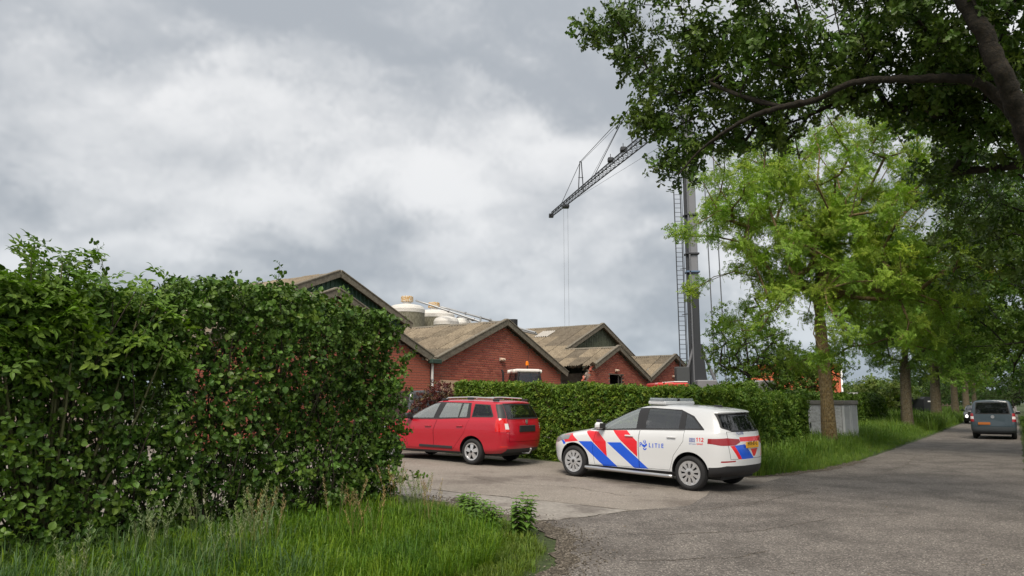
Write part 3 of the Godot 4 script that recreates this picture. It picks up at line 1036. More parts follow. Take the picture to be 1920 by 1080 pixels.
# crown clumps filled with sprays
func clothe(parent: Node3D, called: String, tips: Array, sk: Skel, meshes: Array, per: int, rad: float, col: Array, mt: Material, rng: RandomNumberGenerator, smin := 0.8, smax := 1.25, hang := 0.0) -> void:
	var wh := []
	var cl := []
	for m in meshes:
		wh.append([]); cl.append(PackedColorArray())
	for t in tips:
		var c: Vector3 = sk.p[t]
		var base := vary(rng, col, 0.16, 0.10)
		for i in per:
			var q := in_ball(rng) * rad * rng.randf_range(0.6, 1.15)
			q.y *= 0.75
			var b := Basis(Quaternion(Vector3.UP, (rdir(rng) + Vector3(0, 0.5 - hang, 0) + q.normalized() * 0.8).normalized())) * Basis(Vector3.UP, rng.randf() * TAU)
			var k := rng.randi() % meshes.size()
			wh[k].append(Transform3D(b.scaled(Vector3.ONE * rng.randf_range(smin, smax)), c + q))
			cl[k].append(vary(rng, [base.r, base.g, base.b], 0.22, 0.10))
	for k in meshes.size():
		scatter(parent, called, meshes[k], mt, wh[k], cl[k])

# whole broadleaf tree: envelope ellipsoid centre c, radii r (relative to the base)
func broadleaf(called: String, label: String, at: Vector3, h: float, r: float, c: Vector3, rad: Vector3, clumps: int, per: int, crad: float, meshes: Array, col: Array, bark: Material, sd: int, grp := "", lean := Vector3.ZERO, smin := 0.8, smax := 1.25, shell := 0.45, hang := 0.0, bare := 0.0) -> Node3D:
	var rng := RandomNumberGenerator.new()
	rng.seed = sd
	var o := thing(called, label, "tree", at, 0.0, grp)
	var tk := trunk_soup(h, r, lean, rng)
	var sk := Skel.new()
	var top := Vector3(0, h, 0) + lean
	sk.node(top - Vector3(0, 0.25, 0), -1)
	var prev := sk.node(top, 0)
	# main leader
	for i in 4:
		prev = sk.node(top.lerp(c + Vector3(0, rad.y * 0.45, 0), (i + 1) / 4.0) + rdir(rng) * 0.18, prev)
	var tg := []
	var tries := 0
	while tg.size() < clumps and tries < 20000:
		tries += 1
		var q := rdir(rng) * pow(rng.randf(), shell)
		var p := c + q * rad * (0.86 + 0.22 * sin(q.x * 5.0 + q.y * 4.0 + sd) * sin(q.z * 5.0 + sd * 2.0))
		var ok := not (bare > 0.0 and p.y < bare and Vector2(p.x, p.z).length() < 2.3)
		var gap := crad * 0.75
		for e in tg:
			if p.distance_squared_to(e) < gap * gap: ok = false; break
		if ok: tg.append(p)
	var tips := reach(sk, tg, rng, top, 0.7, 0.1)
	tk.add(limbs(sk, 0.016, 0.46, r * 0.62))
	sp(o, "trunk", tk, bark)
	clothe(o, "crown", tips, sk, meshes, per, crad, col, leaf_mt, rng, smin, smax, hang)
	return o

var leaf_mt: StandardMaterial3D
var dark_leaf_mt: StandardMaterial3D
var ash_m := []
var oak_m := []
var hedge_m := []
var small_m := []
var elder_m := []
var far_m := []

func build_leaves() -> void:
	var rng := RandomNumberGenerator.new()
	rng.seed = 4
	leaf_mt = leafmat(0.55, Color(0.72, 0.80, 0.30))
	dark_leaf_mt = leafmat(0.45, Color(0.40, 0.48, 0.15))
	for i in 3:
		ash_m.append(ash_spray(rng).mesh())
		oak_m.append(spray(rng, 8, 0.14, 0.095, 0.062, OAK, 0.3).mesh())
		hedge_m.append(spray(rng, 5, 0.16, 0.072, 0.062, ROUND, 0.35).mesh())
		small_m.append(spray(rng, 7, 0.12, 0.055, 0.036, [0.1, 1.0, 0.75, 0.0], 0.2).mesh())
		far_m.append(spray(rng, 9, 0.3, 0.15, 0.10, [0.2, 1.0, 0.0], 0.3).mesh())
	for i in 2:
		var st := Soup.new()
		for j in 5:
			var a := j * 1.35
			var d := Vector3(cos(a), 0.25, sin(a)).normalized()
			for q in [[0.0, 0.085], [0.6, 0.07], [-0.6, 0.07], [1.2, 0.06], [-1.2, 0.06]]:
				var ld := d.rotated(Vector3.UP, q[0])
				leaf(st, d * (0.05 + 0.05 * (1.2 - absf(q[0]))) + rdir(rng) * 0.01, (ld + rdir(rng) * 0.35).normalized(), (Vector3.UP + rdir(rng) * 0.6).normalized(), q[1], 0.04, LANCE, 0.3, 0.35)
		elder_m.append(st.mesh())

# ---------------------------------------------------------------- hedges
# box-like volume along a line from a to b (s, n), sprays gather at its faces
func hedge(called: String, label: String, a: Vector2, b: Vector2, thick: float, height: Callable, per_m2: float, meshes: Array, cols: Array, mt: Material, sd: int, rough: float, smin: float, smax: float, hole := 0.0, deep := 0.35, twigs := 300, cat := "hedge", singles := 0) -> Node3D:
	var rng := RandomNumberGenerator.new()
	rng.seed = sd
	var o := thing(called, label, cat, G(a.x, a.y))
	var inv := o.transform.affine_inverse()
	var nz := FastNoiseLite.new()
	nz.seed = sd; nz.frequency = 0.55; nz.fractal_octaves = 3
	var L := a.distance_to(b)
	var d := (b - a) / L
	var q := Vector2(d.y, -d.x)   # towards the road for d along +s
	if q.y > 0: q = -q
	var wh := []
	var cl := []
	for m in meshes:
		wh.append([]); cl.append(PackedColorArray())
	var hm: float = height.call(0.5)
	var faces := [["front", L * hm, 1.0], ["back", L * hm, 0.25], ["top", L * thick, 1.15], ["end0", thick * hm, 1.0], ["end1", thick * hm, 1.0], ["inner", L * hm, 0.7]]
	for f in faces:
		var cnt := int(f[1] * per_m2 * f[2])
		for i in cnt:
			var u := rng.randf()
			var w := rng.randf()
			var y := rng.randf()
			var ind := deep * pow(rng.randf(), 1.6)
			match f[0]:
				"front": w = ind / thick
				"back": w = 1.0 - ind / thick
				"end0": u = ind / L
				"end1": u = 1.0 - ind / L
			var hh: float = height.call(u)
			var yy := y * hh
			if f[0] == "top": yy = hh - ind * 0.8
			elif f[0] != "inner" and y > 0.97: yy = hh
			var bulge := nz.get_noise_3d(u * L, yy, w * 2.0) * rough
			var xy := a + d * (u * L)
			var off := w * thick
			if f[0] == "front": off -= bulge
			if f[0] == "end1": xy += d * bulge
			if f[0] == "top": yy += bulge
			var pt := xy - q * off
			var world := G(pt.x, pt.y, yy)
			if hole > 0.0 and nz.get_noise_3d(u * L * 2.3 + 40.0, yy * 2.3, 7.0) > 0.62 - hole: continue
			var outw := Vector3.UP
			match f[0]:
				"front": outw = -NX * 1.0 + Vector3(0, 0.45, 0)
				"back": outw = NX
				"end0": outw = -SX + Vector3(0, 0.3, 0)
				"end1": outw = SX + Vector3(0, 0.3, 0)
			if f[0] == "front": outw = (SX * q.x - NX * -q.y) + Vector3(0, 0.45, 0)
			var dd := (outw * 0.7 + rdir(rng) * 0.8).normalized()
			var bs := Basis(Quaternion(Vector3.UP, dd)) * Basis(Vector3.UP, rng.randf() * TAU)
			var k := rng.randi() % meshes.size()
			wh[k].append(inv * Transform3D(bs.scaled(Vector3.ONE * rng.randf_range(smin, smax)), world))
			cl[k].append(vary(rng, cols[rng.randi() % cols.size()], 0.28, 0.13))
	# the sprays that show largest from the road become parts of their own
	if singles > 0:
		var near := []
		for k in meshes.size():
			for i in wh[k].size():
				var p: Vector3 = o.transform * wh[k][i].origin
				var v := (p - Vector3(0, 1.68, 0))
				if absf(v.x / v.z) > 0.68 or v.z > 0: continue
				near.append([v.length_squared() + 6.0 * maxf(0.0, p.dot(NX) - 7.6), k, i])
		near.sort_custom(func(x, y): return x[0] < y[0])
		var tints := []
		for c in cols:
			var lm: StandardMaterial3D = mt.duplicate()
			lm.vertex_color_use_as_albedo = false
			lm.albedo_color = lin(c[0], c[1], c[2])
			tints.append(lm)
		var gone := {}
		for e in near.slice(0, singles):
			part(o, "leaf_spray", meshes[e[1]], tints[rng.randi() % tints.size()], wh[e[1]][e[2]])
			gone["%d %d" % [e[1], e[2]]] = true
		for k in meshes.size():
			var w2 := []
			var c2 := PackedColorArray()
			for i in wh[k].size():
				if not gone.has("%d %d" % [k, i]):
					w2.append(wh[k][i]); c2.append(cl[k][i])
			wh[k] = w2
			cl[k] = c2
	for k in meshes.size():
		scatter(o, "foliage", meshes[k], mt, wh[k], cl[k])
	# stems and twigs inside
	var st := Soup.new()
	for i in twigs:
		var u := rng.randf_range(0.03, 0.95)
		var w := rng.randf_range(0.2, 0.8)
		var hh: float = height.call(u)
		var pt := a + d * (u * L) - q * (w * thick)
		var y0 := 0.0 if rng.randf() < 0.35 else rng.randf() * hh * 0.7
		var p0 := G(pt.x, pt.y, y0)
		var dirv := (Vector3.UP + rdir(rng) * 0.5).normalized()
		var ln := rng.randf_range(0.4, 1.1) * (hh / 2.0)
		if y0 + ln * dirv.y > hh: ln = (hh - y0) * 0.9
		var p1 := p0 + dirv * ln * 0.5 + rdir(rng) * 0.06
		var p2 := p0 + dirv * ln + rdir(rng) * 0.12
		var r := rng.randf_range(0.004, 0.014)
		st.tube([inv * p0, inv * p1, inv * p2], [r, r * 0.8, r * 0.4], 4, false)
	sp(o, "twigs", st, M.twig).set_meta("kind", "stuff")
	return o

func build_hedges() -> void:
	build_leaves()
	var g1 := [[0.066, 0.128, 0.017], [0.08, 0.148, 0.02], [0.053, 0.108, 0.015], [0.10, 0.175, 0.025]]
	hedge("tall_hedge", "tall loose dark green hedge along the road on the left", Vector2(-2.5, 7.45), Vector2(8.3, 7.45), 1.15,
		func(u): return 2.72 + 0.12 * smoothstep(0.55, 0.8, u) + 0.06 * sin(u * 19.0) + 0.06 * sin(u * 47.0) - 0.10 * smoothstep(0.93, 1.0, u), 300.0, hedge_m, g1, dark_leaf_mt, 7, 0.34, 0.5, 1.15, 0.08, 0.5, 1100, "hedge", 300)
	var rng := RandomNumberGenerator.new()
	rng.seed = 77
	# elder growing up through the hedge
	var g2 := [[0.12, 0.21, 0.022], [0.095, 0.175, 0.02], [0.15, 0.245, 0.03]]
	var eb := thing("elder_bush", "elder bush with bright leaf tufts rising above the hedge at the left", "bush", G(3.7, 7.8))
	var wh := [[], []]
	var cl := [PackedColorArray(), PackedColorArray()]
	var stx := Soup.new()
	for j in 46:
		var top := Vector3(rng.randf_range(-1.0, 1.25), 0, rng.randf_range(-0.5, 0.45))
		top.y = 2.98 - 0.28 * top.x * top.x + rng.randf_range(-0.45, 0.08) - absf(top.z) * 0.3
		var wpos := SX * top.x + NX * top.z + Vector3(0, top.y, 0)
		stx.tube([Vector3(top.x * 0.2, 0, 0), (SX * top.x * 0.7 + NX * top.z * 0.7) + Vector3(0, top.y * 0.6, 0), wpos], [0.02, 0.014, 0.005], 5, false)
		for i in 11:
			var p := wpos + rdir(rng) * 0.20 + Vector3(0, -0.06 * i, 0)
			var bs := Basis(Quaternion(Vector3.UP, (Vector3.UP * 0.9 + rdir(rng) * 0.7 - NX * 0.25).normalized())) * Basis(Vector3.UP, rng.randf() * TAU)
			var k := rng.randi() % 2
			wh[k].append(Transform3D(bs.scaled(Vector3.ONE * rng.randf_range(0.75, 1.2)), p))
			cl[k].append(vary(rng, g2[rng.randi() % 3], 0.2, 0.1))
	for k in 2:
		scatter(eb, "foliage", elder_m[k], leaf_mt, wh[k], cl[k])
	sp(eb, "stems", stx, M.twig_green).set_meta("kind", "stuff")
	# a few long shoots standing off the hedge
	var sh := thing("hedge_shoots", "long leafy shoots sticking out past the end of the tall hedge", "shoots", G(8.2, 7.6))
	var inv := sh.transform.affine_inverse()
	var w3 := []
	var c3 := PackedColorArray()
	var s3 := Soup.new()
	for j in 44:
		var y := rng.randf_range(0.3, 2.6)
		var p := G(8.15, 7.45 + rng.randf() * 1.1, y)
		if j < 14: p = G(rng.randf_range(1.5, 8.2), 7.6 + rng.randf() * 0.8, 2.75)
		var d := (SX * rng.randf_range(0.4, 1.0) - NX * rng.randf_range(-0.5, 0.4) + Vector3(0, rng.randf_range(-0.25, 0.5), 0)).normalized()
		if j < 14: d = (Vector3.UP + rdir(rng) * 0.5).normalized()
		var ln := rng.randf_range(0.25, 0.62)
		var q := [p, p + d * ln * 0.5 + Vector3(0, 0.03, 0), p + d * ln]
		s3.tube([inv * q[0], inv * q[1], inv * q[2]], [0.006, 0.004, 0.002], 4, false)
		for i in 6:
			var t := (i + 1) / 6.0
			var pp := p + d * ln * t
			w3.append(inv * Transform3D((Basis(Quaternion(Vector3.UP, (d * 0.6 + rdir(rng) * 0.9).normalized()))).scaled(Vector3.ONE * rng.randf_range(0.7, 1.05)), pp))
			c3.append(vary(rng, [0.085, 0.15, 0.022], 0.25, 0.12))
	scatter(sh, "foliage", hedge_m[0], leaf_mt, w3, c3)
	sp(sh, "stems", s3, M.twig_green).set_meta("kind", "stuff")
	# clipped hedge beside the driveway and round the corner along the road
	var g3 := [[0.14, 0.225, 0.022], [0.11, 0.19, 0.02], [0.175, 0.255, 0.028], [0.08, 0.15, 0.018]]
	hedge("clipped_hedge", "clipped bright green hedge beside the driveway behind the parked cars", Vector2(17.0, 13.3), Vector2(17.0, 5.6), 1.1,
		func(u): return 1.93 + 0.03 * sin(u * 40.0) - 0.08 * u, 620.0, small_m, g3, leaf_mt, 17, 0.14, 0.75, 1.2, 0.0, 0.22, 500)
	hedge("shaggy_hedge", "untrimmed green hedge between the police car and the grey kiosk", Vector2(17.6, 5.75), Vector2(26.2, 5.75), 1.2,
		func(u): return 1.86 - 0.18 * u + 0.12 * sin(u * 23.0), 420.0, small_m, [[0.10, 0.175, 0.02], [0.13, 0.21, 0.025], [0.075, 0.14, 0.017]], leaf_mt, 27, 0.42, 0.85, 1.5, 0.0, 0.4, 300)
	hedge("garden_hedge", "clipped hedge behind the grey kiosk running on along the road", Vector2(34.5, 8.0), Vector2(57, 7.4), 1.4,
		func(u): return 1.85 + 0.08 * sin(u * 30.0), 110.0, [small_m[0], small_m[1]], [[0.10, 0.17, 0.018], [0.08, 0.145, 0.016], [0.065, 0.12, 0.014]], leaf_mt, 37, 0.3, 1.6, 2.6, 0.0, 0.3, 100)
	# copper shrub at the end of the clipped hedge
	var pb := thing("copper_shrub", "dark red leaved shrub at the far end of the clipped hedge", "shrub", G(17.3, 14.1))
	var w4 := []
	var c4 := PackedColorArray()
	for i in 900:
		var p := in_ball(rng) * Vector3(0.85, 1.0, 0.7) + Vector3(0, 1.05, 0)
		if p.y < 0.1: continue
		w4.append(Transform3D(Basis(Quaternion(Vector3.UP, rdir(rng))).scaled(Vector3.ONE * rng.randf_range(0.9, 1.4)), p))
		c4.append(vary(rng, [0.085, 0.022, 0.018] if rng.randf() < 0.75 else [0.11, 0.075, 0.03], 0.35, 0.1))
	scatter(pb, "foliage", small_m[1], dark_leaf_mt, w4, c4)
	var s4 := Soup.new()
	for i in 30:
		s4.tube([Vector3.ZERO, rdir(rng) * 0.3 + Vector3(0, 0.8, 0), rdir(rng) * 0.6 + Vector3(0, 1.3, 0)], [0.02, 0.012, 0.005], 4, false)
	sp(pb, "stems", s4, M.twig).set_meta("kind", "stuff")

# point on the sight line of picture position (u, v) at forward distance z: used only to measure where things stand
func at(u: float, v: float, z: float) -> Vector3:
	var c := Vector3((u - 960.0) / 1400.0, -(v - 540.0) / 1400.0, -1.0).rotated(Vector3.RIGHT, deg_to_rad(8.731))
	return Vector3(0, 1.68, 0) + c * (z / -c.z)

func build_trees() -> void:
	var fresh := [0.228, 0.342, 0.038]
	# big ash beside the kiosk
	broadleaf("ash_tree", "fresh green ash tree with mossy trunk standing in front of the grey kiosk", G(27.9, 5.45), 4.6, 0.235, Vector3(0.75, 7.4, 0), Vector3(6.8, 5.5, 5.2), 480, 12, 0.42, ash_m, fresh, M.bark, 301, "", Vector3(-0.1, 0, 0.05), 0.8, 1.25, 0.42, 0.1, 5.3)
	# row continuing along the left verge
	var row := [
		["second roadside tree, pale trunk rising beside the garden hedge", 50.0, 5.4, 0.33, 4.0],
		["third roadside tree with dark forked trunk beside the fence", 70.0, 5.4, 0.42, 4.6],
		["fourth roadside tree with slim trunk left of the black car", 91.0, 5.3, 0.36, 4.8],
		["fifth roadside tree with forked trunk just left of the black car", 110.0, 5.2, 0.42, 4.0],
		["sixth roadside tree, farthest thin trunk above the black car", 133.0, 5.2, 0.34, 5.0]]
	for i in row.size():
		var q: Array = row[i]
		var near := i < 2
		broadleaf("roadside_tree", q[0], G(q[1], q[2]), q[4], q[3], Vector3(0.3, 7.6, 0), Vector3(5.0, 4.9, 5.4), 190 if near else 110, 18 if near else 15, 0.72 if near else 1.0, ash_m if near else far_m, [0.155, 0.26, 0.03] if i % 2 == 0 else [0.125, 0.225, 0.026], M.greybark, 310 + i, "trees along the left side of the road", Vector3(0.12, 0, 0), 1.0, 1.5, 0.42)
	# oaks along the right side, crowns over the road
	var oaks := [
		["dark oak crown overhanging the road at the right edge", 29.0, -2.6, 0.36, 230, 18],
		["dark oak behind the nearest right hand oak, above the blue van", 48.0, -2.4, 0.34, 170, 16],
		["oak farther down the right side behind the blue van", 68.0, -2.6, 0.34, 120, 15],
		["most distant oak closing the view down the road", 96.0, -2.6, 0.36, 110, 15]]
	for i in oaks.size():
		var q: Array = oaks[i]
		broadleaf("oak_tree", q[0], G(q[1], q[2]), 3.6, q[3], Vector3(-0.4, 7.4, 0.2), Vector3(5.6, 5.6, 5.8), q[4], q[5], 0.85, oak_m if i == 0 else far_m, [0.066, 0.13, 0.015] if i % 2 == 0 else [0.088, 0.155, 0.018], M.darkbark, 330 + i, "oaks along the right side of the road", Vector3(-0.3, 0, 0), 1.2 if i == 0 else 1.0, 1.9 if i == 0 else 1.5, 0.42)
	overhead_oak()
	# orchard trees and bushes round the house
	var small := [
		["small round fruit tree in front of the orange roof", at(1240 + 228, 735, 45), 1.7, 0.13, 2.3, 2.0, [0.09, 0.155, 0.02]],
		["small fruit tree with forked stem right of the first, before the orange roof", at(1522, 735, 43), 1.6, 0.14, 2.2, 1.7, [0.10, 0.165, 0.022]],
		["leafy garden tree left of the orange roof behind the hedge", at(1400, 735, 42), 2.0, 0.15, 2.9, 2.7, [0.10, 0.17, 0.02]],
		["rounded yellow green tree behind the crane ladder", at(1288, 700, 85), 2.0, 0.2, 3.2, 2.4, [0.13, 0.19, 0.03]]]
	for i in small.size():
		var q: Array = small[i]
		var p: Vector3 = q[1]
		p.y = 0.28
		broadleaf("garden_tree", q[0], p, q[2], q[3], Vector3(0, q[2] + q[5] * 0.95, 0), Vector3(q[4], q[5], q[4]), 70, 16, 0.6, far_m, q[6], M.darkbark, 350 + i, "small trees round the house", Vector3.ZERO, 0.6, 1.0, 0.4)
	var far := [
		["pale olive bush beyond the garden hedge", at(1610, 745, 78), 2.6, 3.0, [0.13, 0.17, 0.05]],
		["broad light green bush right of the olive one", at(1648, 745, 74), 3.4, 3.6, [0.115, 0.165, 0.035]],
		["dark leafy tree mass behind the horse trailer", at(1722, 745, 110), 7.0, 6.0, [0.055, 0.10, 0.02]],
		["dark green tree behind the far paddock fence", at(1775, 745, 135), 7.5, 8.0, [0.05, 0.095, 0.018]],
		["bluish distant tree between the trunks", at(1690, 745, 170), 8.0, 8.5, [0.06, 0.10, 0.035]],
		["distant tree behind the farthest roadside trunk", at(1812, 745, 150), 7.0, 9.0, [0.055, 0.10, 0.02]],
		["shadowy tree closing the end of the road", at(1850, 745, 170), 9.0, 10.0, [0.05, 0.09, 0.018]],
		["tall dark tree standing behind the road's end", at(1898, 745, 190), 11.0, 15.0, [0.045, 0.085, 0.014]],
		["broad dark tree at the right end of the avenue", at(1925, 745, 140), 9.0, 14.0, [0.05, 0.09, 0.015]],
		["distant rounded tree right of the white roof edge", at(1592, 745, 140), 6.0, 5.2, [0.09, 0.13, 0.05]]]
	for i in far.size():
		var q: Array = far[i]
		var p: Vector3 = q[1]
		p.y = 0.25
		broadleaf("background_tree", q[0], p, 0.7, 0.2, Vector3(0, q[3] * 0.52, 0), Vector3(q[2], q[3] * 0.52, q[2]), 90, 14, 1.1, far_m, q[4], M.darkbark, 370 + i, "trees in the background", Vector3.ZERO, 1.0, 1.9, 0.4)
	# shrubs closing the right side of the road
	for i in 4:
		var labels := ["dark shrubbery under the nearest right hand oak", "dense shrubs on the right verge beside the blue van", "shrubs farther along the right verge", "last shrubs before the road disappears"]
		var s0 := 40.0 + 34.0 * i
		hedge("roadside_shrubs", labels[i], Vector2(s0, -5.6), Vector2(s0 + 34.0, -5.6), 3.0, func(u): return 3.6 + 0.9 * sin(u * 9.0 + i) + 0.5 * sin(u * 23.0), 40.0, [far_m[0], far_m[1]], [[0.055, 0.11, 0.014], [0.08, 0.14, 0.02], [0.10, 0.15, 0.03]], dark_leaf_mt, 400 + i, 0.8, 1.3, 2.4, 0.0, 0.8, 80, "shrubs")
	# far belt of trees along the horizon
	var rng := RandomNumberGenerator.new()
	rng.seed = 91
	var wh := []
	var cl := PackedColorArray()
	for i in 9000:
		var az := rng.randf_range(-0.75, 0.75)
		var dist := 420.0 + 60.0 * rng.randf()
		var top := 7.0 + 4.0 * sin(az * 23.0) + 3.0 * sin(az * 61.0 + 1.0)
		var p := Vector3(sin(az) * dist, maxf(top, 3.0) * sqrt(rng.randf()), -cos(az) * dist)
		wh.append(Transform3D(Basis(Quaternion(Vector3.UP, rdir(rng))).scaled(Vector3.ONE * rng.randf_range(9, 16)), p))
		cl.append(vary(rng, [0.06, 0.095, 0.035], 0.3, 0.1))
	var belt := scatter(self, "distant_woodland", far_m[0], leaf_mt, wh, cl)
	tag(belt, "distant belt of trees low on the horizon", "woodland")

func overhead_oak() -> void:
	var rng := RandomNumberGenerator.new()
	rng.seed = 12
	var base := G(13.2, -2.3)
	var o := thing("overhanging_oak", "dark oak whose boughs hang across the upper right sky", "tree", base)
	var inv := o.transform.affine_inverse()
	var sk := Skel.new()
	var fork := Vector3(8.55, 3.3, -9.75)
	var f := sk.node(inv * fork, -1)
	var chains := [
		[Vector3(7.75, 4.0, -9.6), Vector3(7.03, 4.7, -9.5), Vector3(6.41, 5.6, -9.1), Vector3(6.05, 6.4, -9.0), Vector3(5.7, 7.3, -9.1), Vector3(5.3, 8.3, -9.6), Vector3(4.9, 9.2, -10.4)],
		]
	var ids := []
	var cur := f
	for p in chains[0]:
		cur = sk.node(inv * p, cur)
		ids.append(cur)
	cur = ids[1]
	for p in [Vector3(6.75, 5.5, -9.6), Vector3(6.3, 5.98, -9.6), Vector3(5.6, 6.12, -9.8), Vector3(4.83, 6.15, -10.0), Vector3(4.4, 6.02, -10.3), Vector3(4.0, 6.05, -10.6), Vector3(3.5, 6.35, -10.9), Vector3(3.1, 6.7, -11.2)]:
		cur = sk.node(inv * p, cur)
	cur = f
	for p in [Vector3(8.4, 4.6, -10.2), Vector3(8.3, 6.0, -10.8), Vector3(8.0, 7.6, -11.5), Vector3(7.4, 9.4, -12.0)]:
		cur = sk.node(inv * p, cur)
	var blobs := [[1150, 40, 12.5, 0.5], [1112, 52, 12.8, 0.26], [1230, 50, 12, 0.75], [1330, 55, 11.5, 0.85], [1450, 45, 11, 0.95], [1580, 45, 10.5, 1.05], [1700, 55, 10.2, 1.05], [1820, 60, 10.2, 1.1], [1900, 60, 10, 1.1],
		[1190, 110, 12.3, 0.36], [1245, 150, 12, 0.5], [1330, 145, 11.7, 0.66], [1440, 135, 11.2, 0.72], [1560, 115, 10.8, 0.75], [1680, 110, 10.5, 0.85], [1790, 130, 10.4, 0.85], [1890, 150, 10.2, 0.95],
		[1250, 215, 12, 0.46], [1300, 255, 12.2, 0.45], [1262, 305, 12.2, 0.30], [1290, 325, 12.2, 0.22], [1213, 235, 12.2, 0.26], [1375, 235, 11.8, 0.44], [1392, 262, 11.8, 0.2], [1455, 225, 11.5, 0.40], [1390, 180, 11.3, 0.55], [1505, 195, 11.2, 0.42], [1600, 185, 11.0, 0.30], [1700, 185, 10.8, 0.34], [1800, 220, 11.2, 0.7], [1885, 250, 11.0, 0.85], [1785, 320, 11.8, 0.42], [1850, 370, 12.5, 0.75], [1905, 430, 13, 0.8], [1830, 290, 11.5, 0.6], [1880, 500, 14, 0.8], [1820, 440, 14, 0.55], [1760, 180, 11, 0.6], [1735, 240, 11.5, 0.35],
		[1380, -90, 11, 1.0], [1550, -110, 10.5, 1.2], [1720, -110, 10, 1.3], [1880, -120, 10, 1.3], [1240, -70, 11.8, 0.7]]
	var tg := []
	for b in blobs:
		var c := inv * at(b[0], b[1], b[2])
		var cnt := int(ceil(15.0 * pow(b[3], 1.7))) + 1
		for i in cnt:
			var p: Vector3 = c + in_ball(rng) * Vector3(b[3], b[3] * 0.85, b[3] * 1.5)
			tg.append(p)
	# the rest of the crown, above and to the right of the view
	for i in 90:
		var q := rdir(rng) * pow(rng.randf(), 0.4)
		var p := Vector3(7.6, 10.2, -10.5) + q * Vector3(5.5, 3.0, 5.5)
		if p.y < 8.4: p.y = 8.4 + rng.randf()
		tg.append(inv * p)
	var tips := reach(sk, tg, rng, inv * fork, 0.4, 0.09)
	var tk := Soup.new()
	var st := trunk_soup(3.4, 0.42, inv * fork - Vector3(0, 3.3, 0), rng)
	tk.add(st)
	tk.add(limbs(sk, 0.0062, 0.42, 0.07))
	var lp := []
	for i in 8: lp.append(sk.p[i])
	bough(tk, lp, 0.155, 0.075, 5)
	var bp := [sk.p[2]]
	for i in range(8, 16): bp.append(sk.p[i])
	bough(tk, bp, 0.085, 0.02, 6)
	bough(tk, [sk.p[12], sk.p[12] + Vector3(-0.7, -0.05, -0.4), sk.p[12] + Vector3(-1.35, -0.35, -0.9), sk.p[12] + Vector3(-1.75, -0.75, -1.2)], 0.045, 0.012, 7)
	bough(tk, [sk.p[0], sk.p[16], sk.p[17], sk.p[18], sk.p[19]], 0.22, 0.08, 8)
	sp(o, "trunk", tk, M.darkbark)
	clothe(o, "crown", tips, sk, oak_m, 15, 0.36, [0.075, 0.13, 0.015], dark_leaf_mt, rng, 0.75, 1.25, 0.35)

# ---------------------------------------------------------------- car kit. Car axes: x forward from the rear axle, y up from the ground, z to the car's right
func cr(a: float, b: float, c: float, d: float, t: float) -> float:
	return 0.5 * (2.0 * b + (c - a) * t + (2.0 * a - 5.0 * b + 4.0 * c - d) * t * t + (3.0 * b - a - 3.0 * c + d) * t * t * t)

# levels: [y front, y middle, y rear, x front, x rear, half width, front corner, rear corner, front power, rear power]
func level_at(lv: Array, f: float) -> Array:
	var i := clampi(int(floor(f)), 0, lv.size() - 2)
	var t := f - i
	var out := []
	for k in 10:
		var a: float = lv[maxi(i - 1, 0)][k]
		var b: float = lv[i][k]
		var c: float = lv[i + 1][k]
		var d: float = lv[mini(i + 2, lv.size() - 1)][k]
		out.append(cr(a, b, c, d, t))
	return out
func loop_point(l: Array, seg: int, t: float) -> Vector3:
	# seg 0 front corner from the nose, 1 side, 2 rear corner; z is the right half
	var xf: float = l[3]
	var xr: float = l[4]
	var w: float = maxf(l[5], 0.001)
	var lf: float = minf(l[6], (xf - xr) * 0.45)
	var lr: float = minf(l[7], (xf - xr) * 0.45)
	var x := 0.0
	var z := 0.0
	if seg == 0:
		var a := t * PI / 2.0
		z = w * pow(sin(a), 2.0 / l[8])
		x = xf - lf + lf * pow(maxf(cos(a), 0.0), 2.0 / l[8])
	elif seg == 1:
		x = lerpf(xf - lf, xr + lr, t)
		z = w
	else:
		var a := (1.0 - t) * PI / 2.0
		z = w * pow(sin(a), 2.0 / l[9])
		x = xr + lr - lr * pow(maxf(cos(a), 0.0), 2.0 / l[9])
	var u := (x - xr) / maxf(xf - xr, 0.01)
	var y: float = l[2] * (1.0 - u) * (1.0 - 2.0 * u) + 4.0 * l[1] * u * (1.0 - u) + l[0] * u * (2.0 * u - 1.0)
	return Vector3(x, y, z)

